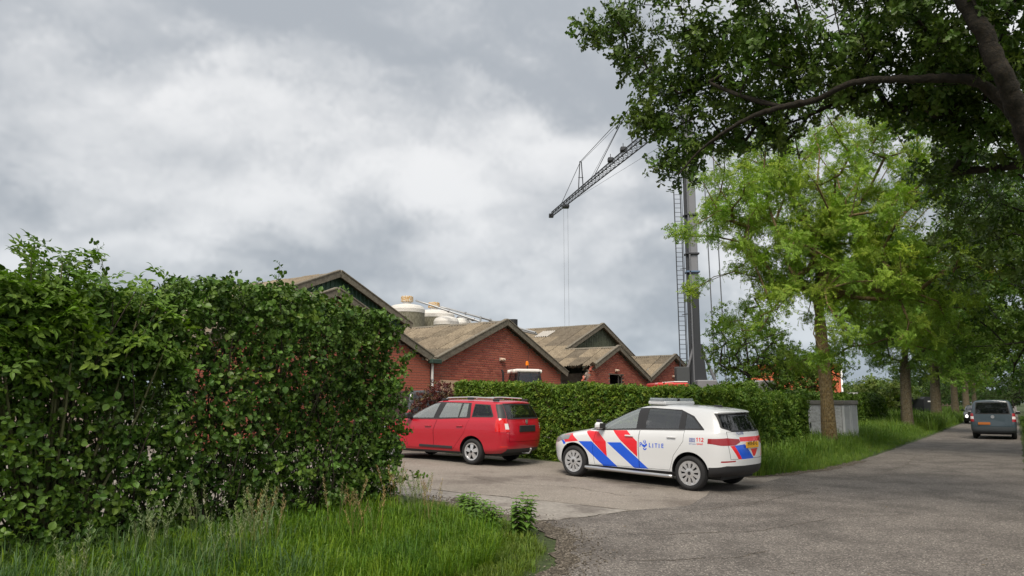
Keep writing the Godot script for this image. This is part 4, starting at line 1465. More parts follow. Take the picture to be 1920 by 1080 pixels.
func car_body(lv: Array, sub := 6, nf := 12, ns := 40, nr := 12) -> Soup:
	var grid := []
	var rows := (lv.size() - 1) * sub
	for j in rows + 1:
		var l := level_at(lv, float(j) / sub)
		var row := []
		for i in nf: row.append(loop_point(l, 0, float(i) / nf))
		for i in ns: row.append(loop_point(l, 1, float(i) / ns))
		for i in nr + 1: row.append(loop_point(l, 2, float(i) / nr))
		grid.append(row)
	var cols: int = grid[0].size()
	var nrm := []
	for j in rows + 1:
		var row := []
		for i in cols:
			var du: Vector3 = grid[j][mini(i + 1, cols - 1)] - grid[j][maxi(i - 1, 0)]
			var dv: Vector3 = grid[mini(j + 1, rows)][i] - grid[maxi(j - 1, 0)][i]
			var m := du.cross(dv).normalized()
			if i == 0 or i == cols - 1: m.z = 0.0; m = m.normalized()
			row.append(m)
		nrm.append(row)
	var st := Soup.new()
	var mir := Vector3(1, 1, -1)
	for j in rows:
		for i in cols - 1:
			var a: Vector3 = grid[j][i]
			var b: Vector3 = grid[j][i + 1]
			var c: Vector3 = grid[j + 1][i + 1]
			var d: Vector3 = grid[j + 1][i]
			var na: Vector3 = nrm[j][i]
			var nb: Vector3 = nrm[j][i + 1]
			var nc: Vector3 = nrm[j + 1][i + 1]
			var nd: Vector3 = nrm[j + 1][i]
			var o := 1.0
			var mid := (a + c) * 0.5
			if na.dot(Vector3(0, mid.y - 0.7, mid.z) + Vector3((mid.x - 1.4) * 0.3, 0, 0)) < 0: o = -1.0
			if (c - a).cross(d - b).dot(na + nc) * o > 0:
				st.quadn(a, b, c, d, na * o, nb * o, nc * o, nd * o)
				st.quadn(d * mir, c * mir, b * mir, a * mir, nd * mir * o, nc * mir * o, nb * mir * o, na * mir * o)
			else:
				st.quadn(d, c, b, a, nd * o, nc * o, nb * o, na * o)
				st.quadn(a * mir, b * mir, c * mir, d * mir, na * mir * o, nb * mir * o, nc * mir * o, nd * mir * o)
	return st

# cut a soup by an outline seen along an axis: "side" uses (x, y), "end" uses (z, y), "top" uses (x, z)
func flat2(p: Vector3, ax: String) -> Vector2:
	if ax == "side": return Vector2(p.x, p.y)
	if ax == "end": return Vector2(p.z, p.y)
	return Vector2(p.x, p.z)
func cut(s: Soup, poly: PackedVector2Array, ax: String, ok: Callable) -> Array:
	var ins := Soup.new()
	var out := Soup.new()
	var box := Rect2(poly[0], Vector2.ZERO)
	for p in poly: box = box.expand(p)
	for i in range(0, s.v.size(), 3):
		var a := s.v[i]
		var b := s.v[i + 1]
		var c := s.v[i + 2]
		var na := s.n[i]
		var nb := s.n[i + 1]
		var nc := s.n[i + 2]
		var p := flat2(a, ax)
		var q := flat2(b, ax)
		var r := flat2(c, ax)
		var tb := Rect2(p, Vector2.ZERO).expand(q).expand(r)
		if not tb.grow(1e-5).intersects(box) or not ok.call((a + b + c) / 3.0, (na + nb + nc).normalized()):
			out.v.append_array([a, b, c]); out.n.append_array([na, nb, nc])
			continue
		var den := (q - p).cross(r - p)
		if absf(den) < 1e-9:
			out.v.append_array([a, b, c]); out.n.append_array([na, nb, nc])
			continue
		var t2 := PackedVector2Array([p, q, r])
		for side in 2:
			var pieces := Geometry2D.intersect_polygons(t2, poly) if side == 0 else Geometry2D.clip_polygons(t2, poly)
			var dest: Soup = ins if side == 0 else out
			for pc in pieces:
				if pc.size() < 3: continue
				var idx := Geometry2D.triangulate_polygon(pc)
				for k in range(0, idx.size(), 3):
					var tri := [idx[k], idx[k + 1], idx[k + 2]]
					if (pc[tri[1]] - pc[tri[0]]).cross(pc[tri[2]] - pc[tri[0]]) * den < 0: tri = [idx[k], idx[k + 2], idx[k + 1]]
					for m in tri:
						var e: Vector2 = pc[m]
						var v1 := (e - p).cross(r - p) / den
						var v2 := (q - p).cross(e - p) / den
						dest.v.append(a + (b - a) * v1 + (c - a) * v2)
						dest.n.append((na + (nb - na) * v1 + (nc - na) * v2).normalized())
	return [ins, out]
func anyside(_c: Vector3, n: Vector3) -> bool: return absf(n.z) > 0.25
func split_lr(s: Soup) -> Array:
	var l := Soup.new()
	var r := Soup.new()
	for i in range(0, s.v.size(), 3):
		var t: Soup = l if s.v[i].z + s.v[i + 1].z + s.v[i + 2].z < 0 else r
		for k in 3:
			t.v.append(s.v[i + k]); t.n.append(s.n[i + k])
	return [l, r]
func push(s: Soup, d: float) -> Soup:
	var o := Soup.new()
	for i in s.v.size():
		o.v.append(s.v[i] + s.n[i] * d); o.n.append(s.n[i])
	return o
func poly(a: Array) -> PackedVector2Array:
	var p := PackedVector2Array()
	for i in range(0, a.size(), 2): p.append(Vector2(a[i], a[i + 1]))
	return p
func inset(p: PackedVector2Array, d: float) -> PackedVector2Array:
	var r := Geometry2D.offset_polygon(p, -d, Geometry2D.JOIN_MITER)
	return r[0] if r.size() else p
func disc(x: float, y: float, r: float, k := 40) -> PackedVector2Array:
	var p := PackedVector2Array()
	for i in k: p.append(Vector2(x + r * cos(TAU * i / k), y + r * sin(TAU * i / k)))
	return p
func smooth_poly(p: PackedVector2Array, k := 6) -> PackedVector2Array:
	# closed Catmull-Rom through the points
	var out := PackedVector2Array()
	var n := p.size()
	for i in n:
		for j in k:
			out.append(p[i].cubic_interpolate(p[(i + 1) % n], p[(i + n - 1) % n], p[(i + 2) % n], float(j) / k))
	return out

# tyre and rim; axis along z, outer face at -z
func wheel(parent: Node3D, at_: Vector3, r: float, wd: float, rim_r: float, spokes: int, style: String, rim_mt: Material, face: float) -> Node3D:
	var o := Node3D.new()
	o.name = "wheel"
	parent.add_child(o, true)
	o.position = at_
	var ax := Vector3(0, 0, face)
	var ty := Soup.new()
	var h := wd / 2.0
	ty.lathe(Vector3.ZERO, ax, [Vector2(rim_r - 0.01, -h + 0.02), Vector2(r - 0.05, -h), Vector2(r - 0.012, -h + 0.03), Vector2(r, 0.0), Vector2(r - 0.012, h - 0.03), Vector2(r - 0.03, h - 0.008), Vector2(r - 0.06, h), Vector2(rim_r + 0.01, h - 0.012), Vector2(rim_r, h - 0.03)], 40)
	sp(o, "tyre", ty, M.rubber)
	var bk := Soup.new()
	bk.lathe(Vector3.ZERO, ax, [Vector2(rim_r, h - 0.03), Vector2(rim_r - 0.02, h - 0.075), Vector2(0.0, h - 0.08)], 32)
	sp(o, "wheel_back", bk, M.black)
	var rm := Soup.new()
	rm.lathe(Vector3.ZERO, ax, [Vector2(rim_r + 0.004, h - 0.03), Vector2(rim_r + 0.004, h - 0.008), Vector2(rim_r - 0.022, h - 0.012), Vector2(rim_r - 0.03, h - 0.04)], 36)
	var hub := 0.055
	if style == "cover":
		hub = rim_r * 0.42
		rm.lathe(Vector3.ZERO, ax, [Vector2(rim_r * 0.80, h - 0.045), Vector2(rim_r * 0.80, h - 0.018), Vector2(rim_r - 0.01, h - 0.010)], 36)
	rm.lathe(Vector3.ZERO, ax, [Vector2(hub, h - 0.05), Vector2(hub, h - 0.012), Vector2(hub * 0.6, h - 0.004), Vector2(0.0, h - 0.003)], 24)
	for k in spokes:
		var a := TAU * k / spokes + PI / 2.0
		var d := Vector3(cos(a), sin(a), 0)
		var t := Vector3(-sin(a), cos(a), 0)
		var r0 := hub * 0.9
		var r1 := rim_r - 0.012
		var w0 := 0.55 * PI * hub / spokes if style == "cover" else 0.034
		var w1 := 0.62 * PI * r1 / spokes if style == "cover" else 0.052
		var zf := ax * (h - 0.010)
		var zb := ax * (h - 0.05)
		var p := [d * r0 - t * w0, d * r0 + t * w0, d * r1 + t * w1, d * r1 - t * w1]
		var z1 := zf if style == "cover" else ax * (h - 0.03)
		if face > 0: rm.quad(p[0] + zf, p[3] + z1, p[2] + z1, p[1] + zf)
		else: rm.quad(p[1] + zf, p[2] + z1, p[3] + z1, p[0] + zf)
		rm.quad(p[0] + zb, p[3] + zb, p[3] + z1, p[0] + zf)
		rm.quad(p[1] + zf, p[2] + z1, p[2] + zb, p[1] + zb)
	sp(o, "rim", rm, rim_mt)
	var cp := Soup.new()
	cp.lathe(Vector3.ZERO, ax, [Vector2(0.034, h - 0.006), Vector2(0.03, h + 0.004), Vector2(0.0, h + 0.005)], 16)
	sp(o, "hub_cap", cp, M.plastic)
	return o

func seat(parent: Node3D, c: Vector3, w: float, mt: Material) -> void:
	var st := Soup.new()
	st.cbox(c + Vector3(0.1, 0.12, 0), Vector3(0.26, 0.09, w), 0.05)
	st.cbox(c + Vector3(-0.2, 0.45, 0), Vector3(0.07, 0.33, w), 0.05, Basis(Vector3(0, 0, 1), 0.22))
	for k in ([-0.0] if w < 0.4 else [-0.4, 0.0, 0.4]):
		st.cbox(c + Vector3(-0.30, 0.86, k), Vector3(0.05, 0.09, 0.13), 0.035, Basis(Vector3(0, 0, 1), 0.15))
	sp(parent, "seat", st, mt)

# lettering wrapped onto a side of the car; the text runs towards the rear on the left side
func letters(parent: Node3D, text: String, x: float, y: float, size: float, mt: Material, surf: Callable, bold := true, dirx := -1.0, squeeze := 1.0) -> void:
	var f := SystemFont.new()
	f.font_names = PackedStringArray(["Droid Sans"])
	f.font_weight = 700 if bold else 400
	var t := TextMesh.new()
	t.text = text
	t.font = f
	t.font_size = 64
	t.pixel_size = size / 46.0
	t.depth = 0.0
	t.curve_step = 4.0
	t.horizontal_alignment = HORIZONTAL_ALIGNMENT_LEFT
	t.vertical_alignment = VERTICAL_ALIGNMENT_BOTTOM
	var arr := t.surface_get_arrays(0)
	var vv: PackedVector3Array = arr[Mesh.ARRAY_VERTEX]
	var ix = arr[Mesh.ARRAY_INDEX]
	var st := Soup.new()
	if ix == null or ix.size() == 0: ix = PackedInt32Array(range(vv.size()))
	for k in range(0, ix.size(), 3):
		var q := []
		for m in 3:
			var p := vv[ix[k + m]]
			q.append(surf.call(x + dirx * p.x * squeeze, y + p.y))
		if (q[1] - q[0]).cross(q[2] - q[0]).length() > 1e-9: st.tri(q[0], q[2], q[1])
	sp(parent, "lettering", st, mt)

func side_z(lv: Array, x: float, y: float) -> float:
	var lo := 0.0
	var hi := float(lv.size() - 1)
	for it in 22:
		var f := (lo + hi) / 2.0
		var l := level_at(lv, f)
		var u: float = (x - l[4]) / (l[3] - l[4])
		var yy: float = l[2] * (1.0 - u) * (1.0 - 2.0 * u) + 4.0 * l[1] * u * (1.0 - u) + l[0] * u * (2.0 * u - 1.0)
		if yy < y: lo = f
		else: hi = f
	var q := level_at(lv, lo)
	var w: float = q[5]
	if x > q[3] - q[6]:
		var c := clampf((x - (q[3] - q[6])) / q[6], 0.0, 1.0)
		var ca := pow(c, q[8] / 2.0)
		return w * pow(sqrt(maxf(1.0 - ca * ca, 0.0)), 2.0 / q[8])
	if x < q[4] + q[7]:
		var c := clampf(((q[4] + q[7]) - x) / q[7], 0.0, 1.0)
		var ca := pow(c, q[9] / 2.0)
		return w * pow(sqrt(maxf(1.0 - ca * ca, 0.0)), 2.0 / q[9])
	return w

func make_car(o: Node3D, s: Dictionary) -> Dictionary:
	var lv: Array = s.lv
	var body := car_body(lv)
	var is_front := func(c: Vector3, n: Vector3): return n.x > 0.12 and c.x > 1.0
	var is_rear := func(c: Vector3, n: Vector3): return n.x < -0.12 and c.x < 0.6
	var is_side := func(c: Vector3, n: Vector3): return absf(n.z) > 0.3
	var out := {}
	# windscreen and tailgate window with their black surrounds
	for e in [["windscreen", s.screen, is_front], ["tailgate_window", s.rear_glass, is_rear]]:
		var big := cut(body, smooth_poly(Geometry2D.offset_polygon(poly(e[1]), 0.03)[0], 1), "end", e[2])
		body = big[1]
		var g := cut(big[0], poly(e[1]), "end", e[2])
		sp(o, "window_surround", g[1], M.plastic)
		sp(o, e[0], push(g[0], -0.004), s.glass if e[0] == "windscreen" else s.get("dark_glass", s.glass))
	# side windows
	for e in s.frames:
		var g := cut(body, poly(e), "side", is_side)
		body = g[1]
		var fr: Soup = g[0]
		for w in s.windows:
			var gg := cut(fr, poly(w[0]), "side", is_side)
			fr = gg[1]
			for hf in split_lr(gg[0]):
				if hf.v.size(): sp(o, "side_window", push(hf, -0.005), w[1])
		for hf in split_lr(fr): sp(o, "window_frame", hf, M.plastic)
	# lamps, grilles and other inserts: [name, outline, view, material, mirrored, where]
	for e in s.inserts:
		var p: PackedVector2Array = poly(e[1])
		var outs := [p]
		if e[4]:
			var m := PackedVector2Array()
			for q in p: m.append(Vector2(-q.x, q.y))
			outs.append(m)
		for pp in outs:
			var g := cut(body, pp, e[2], is_front if e[5] == "front" else (is_rear if e[5] == "rear" else is_side))
			body = g[1]
			if g[0].v.size() == 0: continue
			for hf in (split_lr(g[0]) if e[5] == "side" else [g[0]]):
				var node := sp(o, e[0], hf if not e[0].ends_with("lamp") else push(hf, 0.003), e[3])
				if e.size() > 6: node.set_meta("label", e[6])
	# wheel arches
	for ax in [0.0, s.wheelbase]:
		var low := disc(ax, s.wheel_r + 0.005, s.arch_r)
		low.append_array(PackedVector2Array())
		var g := cut(body, low, "side", func(c, n): return absf(c.z) > 0.45)
		body = g[1]
		for sg in [-1.0, 1.0]:
			var well := Soup.new()
			var rr: float = s.arch_r
			var k := 20
			for i in k:
				var a0 := PI * (i / float(k)) - 0.15 * (1 - 2.0 * i / k)
				var a1 := PI * ((i + 1) / float(k)) - 0.15 * (1 - 2.0 * (i + 1) / k)
				var p0 := Vector3(ax + rr * cos(a0), s.wheel_r + rr * sin(a0), 0)
				var p1 := Vector3(ax + rr * cos(a1), s.wheel_r + rr * sin(a1), 0)
				var z0 := Vector3(0, 0, sg * 0.42)
				var z1a := Vector3(0, 0, sg * (side_z(lv, p0.x, p0.y) - 0.012))
				var z1b := Vector3(0, 0, sg * (side_z(lv, p1.x, p1.y) - 0.012))
				well.quad(p0 + z0, p0 + z1a, p1 + z1b, p1 + z0)
				well.tri(Vector3(ax, s.wheel_r, 0) + z0, p0 + z0, p1 + z0)
			sp(o, "wheel_arch", well, M.black)
			wheel(o, Vector3(ax, s.wheel_r, sg * (s.track / 2.0)), s.wheel_r, 0.21, s.rim_r, s.spokes, s.rim_style, s.rim_mt, sg)
	# doors with their own livery and handles
	var shell := push(body, -0.02)
	for d in s.doors:
		var g := cut(body, poly(d.outline), "side", is_side)
		body = g[1]
		g = cut(g[0], inset(poly(d.outline), 0.006), "side", is_side)   # the strip between is the open shut line
		for hf in split_lr(g[0]):
			var left: bool = hf.v.size() and hf.v[0].z < 0
			var skin: Soup = hf
			var node := Node3D.new()
			node.name = "door"
			o.add_child(node, true)
			for st in s.get("livery", []):
				var c := cut(skin, poly(st[0]), "side", is_side)
				skin = c[1]
				if c[0].v.size(): sp(node, "livery_stripe", c[0], st[1])
			sp(node, "panel", skin, s.paint)
			var hs := Soup.new()
			var hx: float = d.handle[0]
			var hy: float = d.handle[1]
			var hz := side_z(lv, hx, hy) * (-1.0 if left else 1.0)
			hs.cbox(Vector3(hx, hy, hz + (-0.022 if left else 0.022)), Vector3(0.095, 0.015, 0.014), 0.008)
			sp(node, "handle", hs, s.get("handle_mt", s.paint))
	for st in s.get("livery", []):
		var c := cut(body, poly(st[0]), "side", is_side)
		body = c[1]
		for hf in split_lr(c[0]):
			if hf.v.size(): sp(o, "livery_stripe", hf, st[1])
	for st in s.get("rear_livery", []):
		var c := cut(body, poly(st[0]), "end", is_rear)
		body = c[1]
		if c[0].v.size(): sp(o, "livery_stripe", c[0], st[1])
	if s.has("tailgate"):
		var c := cut(body, poly(s.tailgate), "end", is_rear)
		body = c[1]
		c = cut(c[0], inset(poly(s.tailgate), 0.007), "end", is_rear)
		sp(o, "tailgate", c[0], s.paint)
	if s.has("bonnet"):
		var upward := func(cc, n): return n.y > 0.5 and cc.y < 1.15
		var c := cut(body, poly(s.bonnet), "top", upward)
		body = c[1]
		c = cut(c[0], inset(poly(s.bonnet), 0.006), "top", upward)
		sp(o, "bonnet", c[0], s.paint)
	sp(o, "body", body, s.paint)
	sp(o, "inner_shell", shell, M.black)
	var fl := Soup.new()
	fl.cbox(Vector3((lv[0][3] + lv[0][4]) / 2.0, 0.27, 0), Vector3((lv[0][3] - lv[0][4]) / 2.0 - 0.15, 0.05, 0.66), 0.02)
	sp(o, "underbody", fl, M.black)
	for z in [-0.36, 0.36]:
		seat(o, Vector3(1.25, 0.42, z), 0.24, M.plastic)
	seat(o, Vector3(0.35, 0.42, 0), 0.62, M.plastic)
	var dash := Soup.new()
	dash.cbox(Vector3(2.0, 0.86, 0), Vector3(0.22, 0.14, 0.68), 0.06)
	sp(o, "dashboard", dash, M.plastic)
	var sw := Soup.new()
	var ring := []
	var rad := []
	for i in 19:
		var a := TAU * i / 18.0
		ring.append(Vector3(1.72 + 0.07 * sin(a), 0.98 + 0.17 * sin(a), -0.36 + 0.18 * cos(a)))
		rad.append(0.014)
	sw.tube(ring, rad, 5, false)
	sp(o, "steering_wheel", sw, M.black)
	# outside mirrors
	for sg in [-1.0, 1.0]:
		var mx: float = s.mirror[0]
		var my: float = s.mirror[1]
		var mz := side_z(lv, mx, my - 0.06)
		var ms := Soup.new()
		ms.cbox(Vector3(mx, my, sg * (mz + 0.14)), Vector3(0.075, 0.07, 0.11), 0.045)
		var mn := sp(o, "mirror", ms, s.mirror_mt)
		var ma := Soup.new()
		ma.cbox(Vector3(mx, my - 0.045, sg * (mz + 0.03)), Vector3(0.045, 0.025, 0.07), 0.015)
		ma.cbox(Vector3(mx - 0.078, my, sg * (mz + 0.14)), Vector3(0.008, 0.055, 0.095), 0.004)
		sp(mn, "mirror_arm", ma, M.black)
	out.body = body
	return out

func plate(parent: Node3D, c: Vector3, face: float, text: String, mt: Material, w := 0.26) -> void:
	var st := Soup.new()
	st.cbox(c, Vector3(0.008, 0.056, w), 0.004)
	var p := sp(parent, "number_plate", st, mt)
	if text: letters(p, text, face * w * 0.86, c.y - 0.036, 0.078, M.black, func(x, y): return Vector3(c.x + face * 0.0095, y, x), true, -face, 0.9)

func lamp_red() -> StandardMaterial3D:
	var m := StandardMaterial3D.new()
	m.albedo_color = lin(0.32, 0.008, 0.015)
	m.roughness = 0.08
	m.clearcoat_enabled = true
	m.clearcoat = 1.0
	return m

func police_levels() -> Array:
	return [
		[0.20, 0.19, 0.30, 3.42, -0.70, 0.80, 0.75, 0.5, 2.4, 2.6],
		[0.30, 0.30, 0.38, 3.53, -0.80, 0.862, 0.8, 0.55, 2.5, 2.7],
		[0.48, 0.52, 0.55, 3.58, -0.83, 0.884, 0.85, 0.6, 2.5, 2.8],
		[0.64, 0.74, 0.78, 3.58, -0.83, 0.898, 0.85, 0.6, 2.5, 2.8],
		[0.80, 0.90, 0.98, 3.50, -0.80, 0.89, 0.85, 0.55, 2.4, 2.8],
		[0.91, 1.00, 1.07, 3.10, -0.775, 0.868, 0.9, 0.5, 2.4, 2.8],
		[1.03, 1.075, 1.13, 2.55, -0.76, 0.835, 0.75, 0.45, 2.3, 2.8],
		[1.24, 1.27, 1.28, 2.05, -0.69, 0.765, 0.6, 0.4, 2.3, 2.8],
		[1.43, 1.45, 1.42, 1.60, -0.62, 0.68, 0.5, 0.35, 2.3, 2.6],
		[1.505, 1.545, 1.475, 1.36, -0.66, 0.58, 0.45, 0.3, 2.2, 2.4],
		[1.535, 1.572, 1.50, 1.2, -0.62, 0.35, 0.4, 0.3, 2.0, 2.2],
		[1.54, 1.58, 1.505, 1.1, -0.58, 0.01, 0.3, 0.3, 2.0, 2.0]]
func red_levels() -> Array:
	return [
		[0.22, 0.22, 0.30, 3.30, -0.88, 0.78, 0.7, 0.4, 2.4, 2.8],
		[0.32, 0.33, 0.38, 3.42, -0.98, 0.835, 0.75, 0.45, 2.5, 3.0],
		[0.50, 0.52, 0.55, 3.46, -1.02, 0.850, 0.8, 0.45, 2.5, 3.0],
		[0.66, 0.74, 0.76, 3.45, -1.02, 0.866, 0.8, 0.45, 2.5, 3.2],
		[0.80, 0.90, 0.95, 3.36, -0.985, 0.858, 0.8, 0.42, 2.4, 3.2],
		[0.93, 0.99, 1.03, 3.0, -0.96, 0.842, 0.8, 0.38, 2.4, 3.2],
		[1.03, 1.06, 1.10, 2.45, -0.94, 0.815, 0.65, 0.35, 2.3, 3.2],
		[1.22, 1.25, 1.26, 2.0, -0.86, 0.755, 0.5, 0.3, 2.3, 3.2],
		[1.39, 1.42, 1.40, 1.58, -0.78, 0.69, 0.45, 0.28, 2.3, 3.0],
		[1.465, 1.49, 1.465, 1.38, -0.77, 0.60, 0.4, 0.25, 2.2, 2.6],
		[1.495, 1.52, 1.49, 1.25, -0.74, 0.35, 0.35, 0.25, 2.0, 2.2],
		[1.50, 1.53, 1.495, 1.15, -0.72, 0.01, 0.3, 0.25, 2.0, 2.0]]
func van_levels() -> Array:
	return [
		[0.24, 0.24, 0.30, 3.35, -0.82, 0.80, 0.6, 0.3, 2.5, 3.6],
		[0.34, 0.34, 0.38, 3.46, -0.90, 0.87, 0.65, 0.3, 2.6, 4.0],
		[0.52, 0.54, 0.55, 3.50, -0.93, 0.893, 0.7, 0.3, 2.6, 4.0],
		[0.70, 0.78, 0.80, 3.48, -0.92, 0.895, 0.7, 0.28, 2.6, 4.2],
		[0.86, 0.95, 1.00, 3.36, -0.90, 0.888, 0.7, 0.26, 2.5, 4.2],
		[0.98, 1.06, 1.12, 3.0, -0.885, 0.875, 0.7, 0.25, 2.4, 4.2],
		[1.10, 1.14, 1.20, 2.6, -0.875, 0.855, 0.6, 0.25, 2.4, 4.2],
		[1.36, 1.40, 1.42, 2.15, -0.85, 0.80, 0.5, 0.24, 2.4, 4.2],
		[1.62, 1.66, 1.66, 1.72, -0.80, 0.735, 0.45, 0.22, 2.4, 3.8],
		[1.74, 1.77, 1.75, 1.5, -0.78, 0.63, 0.4, 0.22, 2.2, 3.0],
		[1.775, 1.805, 1.785, 1.35, -0.75, 0.35, 0.35, 0.2, 2.0, 2.4],
		[1.78, 1.815, 1.79, 1.25, -0.72, 0.01, 0.3, 0.2, 2.0, 2.0]]

func place_car(o: Node3D, x: float, z: float, deg: float, s_pitch := true) -> void:
	# rear axle at (x, -z); the car stands on its four tyres
	var f := Vector3(cos(deg_to_rad(deg)), 0, -sin(deg_to_rad(deg)))
	var base := Vector3(x, 0, -z)
	var hgt := func(p: Vector3): return gh(p.dot(SX), p.dot(NX))
	var y0: float = hgt.call(base)
	var y1: float = hgt.call(base + f * 2.7)
	o.transform = Transform3D(Basis(Vector3.UP, deg_to_rad(deg)) * Basis(Vector3(0, 0, 1), atan2(y1 - y0, 2.7)), Vector3(x, y0 + 0.006, -z))

func build_cars() -> void:
	var silver := flat(0.55, 0.55, 0.56, 0.35, 0.55)
	var clear := glass(0.55, 0.60, 0.60, 0.12)
	clear.metallic = 0.38
	clear.metallic_specular = 0.7
	var tint := glass(0.10, 0.105, 0.11, 0.75)
	tint.metallic = 0.5
	var dark := glass(0.006, 0.007, 0.008, 0.92)
	var headl := glass(0.30, 0.31, 0.33, 0.75)
	# ---------------- police car
	var white := paint(0.72, 0.73, 0.74)
	var pred := paint(0.80, 0.012, 0.022)
	var pblue := paint(0.004, 0.10, 0.72)
	var o := thing("police_car", "white police hatchback with red and blue diagonal stripes at the driveway mouth", "police car")
	var lv := police_levels()
	var RL := lamp_red()
	make_car(o, {
		"lv": lv, "paint": white, "glass": clear, "dark_glass": dark, "wheelbase": 2.73, "wheel_r": 0.325, "arch_r": 0.385, "track": 1.60, "rim_r": 0.222, "spokes": 10, "rim_style": "cover", "rim_mt": silver,
		"screen": [-0.68, 1.09, -0.53, 1.46, 0.53, 1.46, 0.68, 1.09], "rear_glass": [-0.70, 1.20, -0.63, 1.42, 0.63, 1.42, 0.70, 1.20, 0.55, 1.145, -0.55, 1.145],
		"frames": [[2.42, 0.985, 1.98, 1.275, 1.44, 1.475, 0.95, 1.505, 0.28, 1.488, -0.02, 1.38, -0.27, 1.155, -0.28, 1.13, 1.05, 1.07]],
		"windows": [[[2.10, 1.02, 1.93, 1.26, 1.44, 1.455, 1.22, 1.475, 1.21, 1.09], clear], [[1.0, 1.10, 1.0, 1.485, 0.60, 1.485, 0.26, 1.465, 0.26, 1.13], tint], [[0.13, 1.14, 0.15, 1.43, -0.01, 1.345, -0.21, 1.16], tint]],
		"inserts": [
			["headlamp", [-0.9, 0.78, -0.86, 0.87, -0.62, 0.80, -0.45, 0.72, -0.5, 0.66, -0.8, 0.69], "end", headl, true, "front"],
			["tail_lamp", [-0.95, 0.975, -0.70, 1.005, -0.42, 0.985, -0.40, 0.93, -0.55, 0.875, -0.80, 0.865, -0.95, 0.91], "end", RL, true, "rear"],
			["grille", [-0.45, 0.50, 0.45, 0.50, 0.5, 0.70, -0.5, 0.70], "end", M.black, false, "front"],
			["air_intake", [-0.75, 0.23, 0.75, 0.23, 0.70, 0.36, -0.70, 0.36], "end", M.black, false, "front"],
			["bumper_valance", [-1.0, 0.1, 1.0, 0.1, 1.0, 0.42, 0.72, 0.50, -0.72, 0.50, -1.0, 0.42], "end", M.plastic, false, "rear"],
			["reflector", [-0.80, 0.555, -0.55, 0.575, -0.55, 0.60, -0.80, 0.585], "end", RL, true, "rear"],
			["sill_trim", [2.42, 0.1, 0.3, 0.1, 0.3, 0.315, 2.42, 0.285], "side", M.plastic, false, "side"]],
		"doors": [
			{"outline": [2.20, 0.30, 1.112, 0.325, 1.125, 0.75, 1.115, 1.065, 2.17, 1.0, 2.245, 0.6], "handle": [1.34, 0.935]},
			{"outline": [1.108, 0.325, 0.43, 0.335, 0.34, 0.62, 0.13, 0.90, 0.12, 1.105, 1.111, 1.067, 1.12, 0.75], "handle": [0.38, 0.965]}],
		"livery": [
			[[3.08, 0.85, 2.81, 0.90, 2.61, 0.75, 2.97, 0.70], pred], [[2.45, 0.99, 2.33, 1.06, 2.27, 1.06, 2.36, 0.975, 2.11, 0.975, 1.9, 0.78, 1.88, 0.48, 2.24, 0.77], pred], [[1.75, 1.02, 1.42, 1.035, 1.15, 0.83, 1.15, 0.53, 1.57, 0.85], pred],
			[[3.10, 0.74, 3.01, 0.74, 2.95, 0.68, 3.01, 0.65], pblue], [[2.6, 0.745, 2.26, 0.765, 1.63, 0.3, 1.98, 0.29], pblue], [[1.87, 0.77, 1.54, 0.79, 0.9, 0.32, 1.23, 0.31], pblue]],
		"rear_livery": [[[-0.40, 0.94, 0.62, 0.93, 0.62, 1.025, -0.40, 1.02], pred], [[-0.66, 0.86, -0.57, 0.87, -0.38, 0.62, -0.48, 0.62], pred], [[-0.57, 0.87, -0.26, 0.89, 0.08, 0.62, -0.38, 0.62], pblue], [[-0.05, 0.80, 0.27, 0.80, 0.13, 0.66, 0.05, 0.66], pred], [[0.55, 0.84, 0.61, 0.86, 0.5, 0.66, 0.42, 0.64], pred]],
		"tailgate": [-0.66, 0.62, 0.66, 0.62, 0.70, 0.86, 0.68, 1.12, -0.68, 1.12, -0.70, 0.86],
		"bonnet": [3.25, -0.45, 3.4, 0.0, 3.25, 0.45, 2.55, 0.72, 2.55, -0.72],
		"mirror": [2.02, 1.10], "mirror_mt": white})
	var sid := func(x, y): return Vector3(x, y, -(side_z(lv, x, y) + 0.003))
	letters(o, "P", 1.10, 0.705, 0.088, pblue, sid)
	letters(o, "L", 0.885, 0.712, 0.082, pblue, sid)
	letters(o, "T", 0.745, 0.716, 0.082, pblue, sid)
	letters(o, "E", 0.605, 0.72, 0.082, pblue, sid)
	letters(o, "0900", 0.0, 0.925, 0.040, flat(0.10, 0.13, 0.40, 0.5), sid)
	letters(o, "8844", 0.0, 0.885, 0.040, flat(0.10, 0.13, 0.40, 0.5), sid)
	letters(o, "geen spoed", 0.0, 0.855, 0.018, flat(0.10, 0.13, 0.40, 0.5), sid)
	letters(o, "112", -0.135, 0.895, 0.072, pred, sid)
	letters(o, "spoed", -0.155, 0.852, 0.032, pred, sid)
	for q in [[0.795, 0.737], [0.655, 0.741]]:
		var st := Soup.new()
		st.quad(sid.call(q[0], q[1]), sid.call(q[0] - 0.018, q[1]), sid.call(q[0] - 0.018, q[1] + 0.083), sid.call(q[0], q[1] + 0.083))
		sp(o, "lettering", st, pblue)
	# emblem between P and L: open book under a flame, over a ring
	var emb := Soup.new()
	for pl in [[1.035, 0.76, 0.975, 0.725, 0.915, 0.78, 0.93, 0.815, 0.975, 0.775, 1.02, 0.80], [0.985, 0.80, 0.965, 0.84, 0.975, 0.885, 0.945, 0.85, 0.95, 0.81], [1.01, 0.82, 1.0, 0.85, 1.005, 0.87, 0.985, 0.85, 0.99, 0.825]]:
		var p := poly(pl)
		var t := Geometry2D.triangulate_polygon(p)
		for i in range(0, t.size(), 3):
			emb.tri(sid.call(p[t[i]].x, p[t[i]].y), sid.call(p[t[i + 1]].x, p[t[i + 1]].y), sid.call(p[t[i + 2]].x, p[t[i + 2]].y))
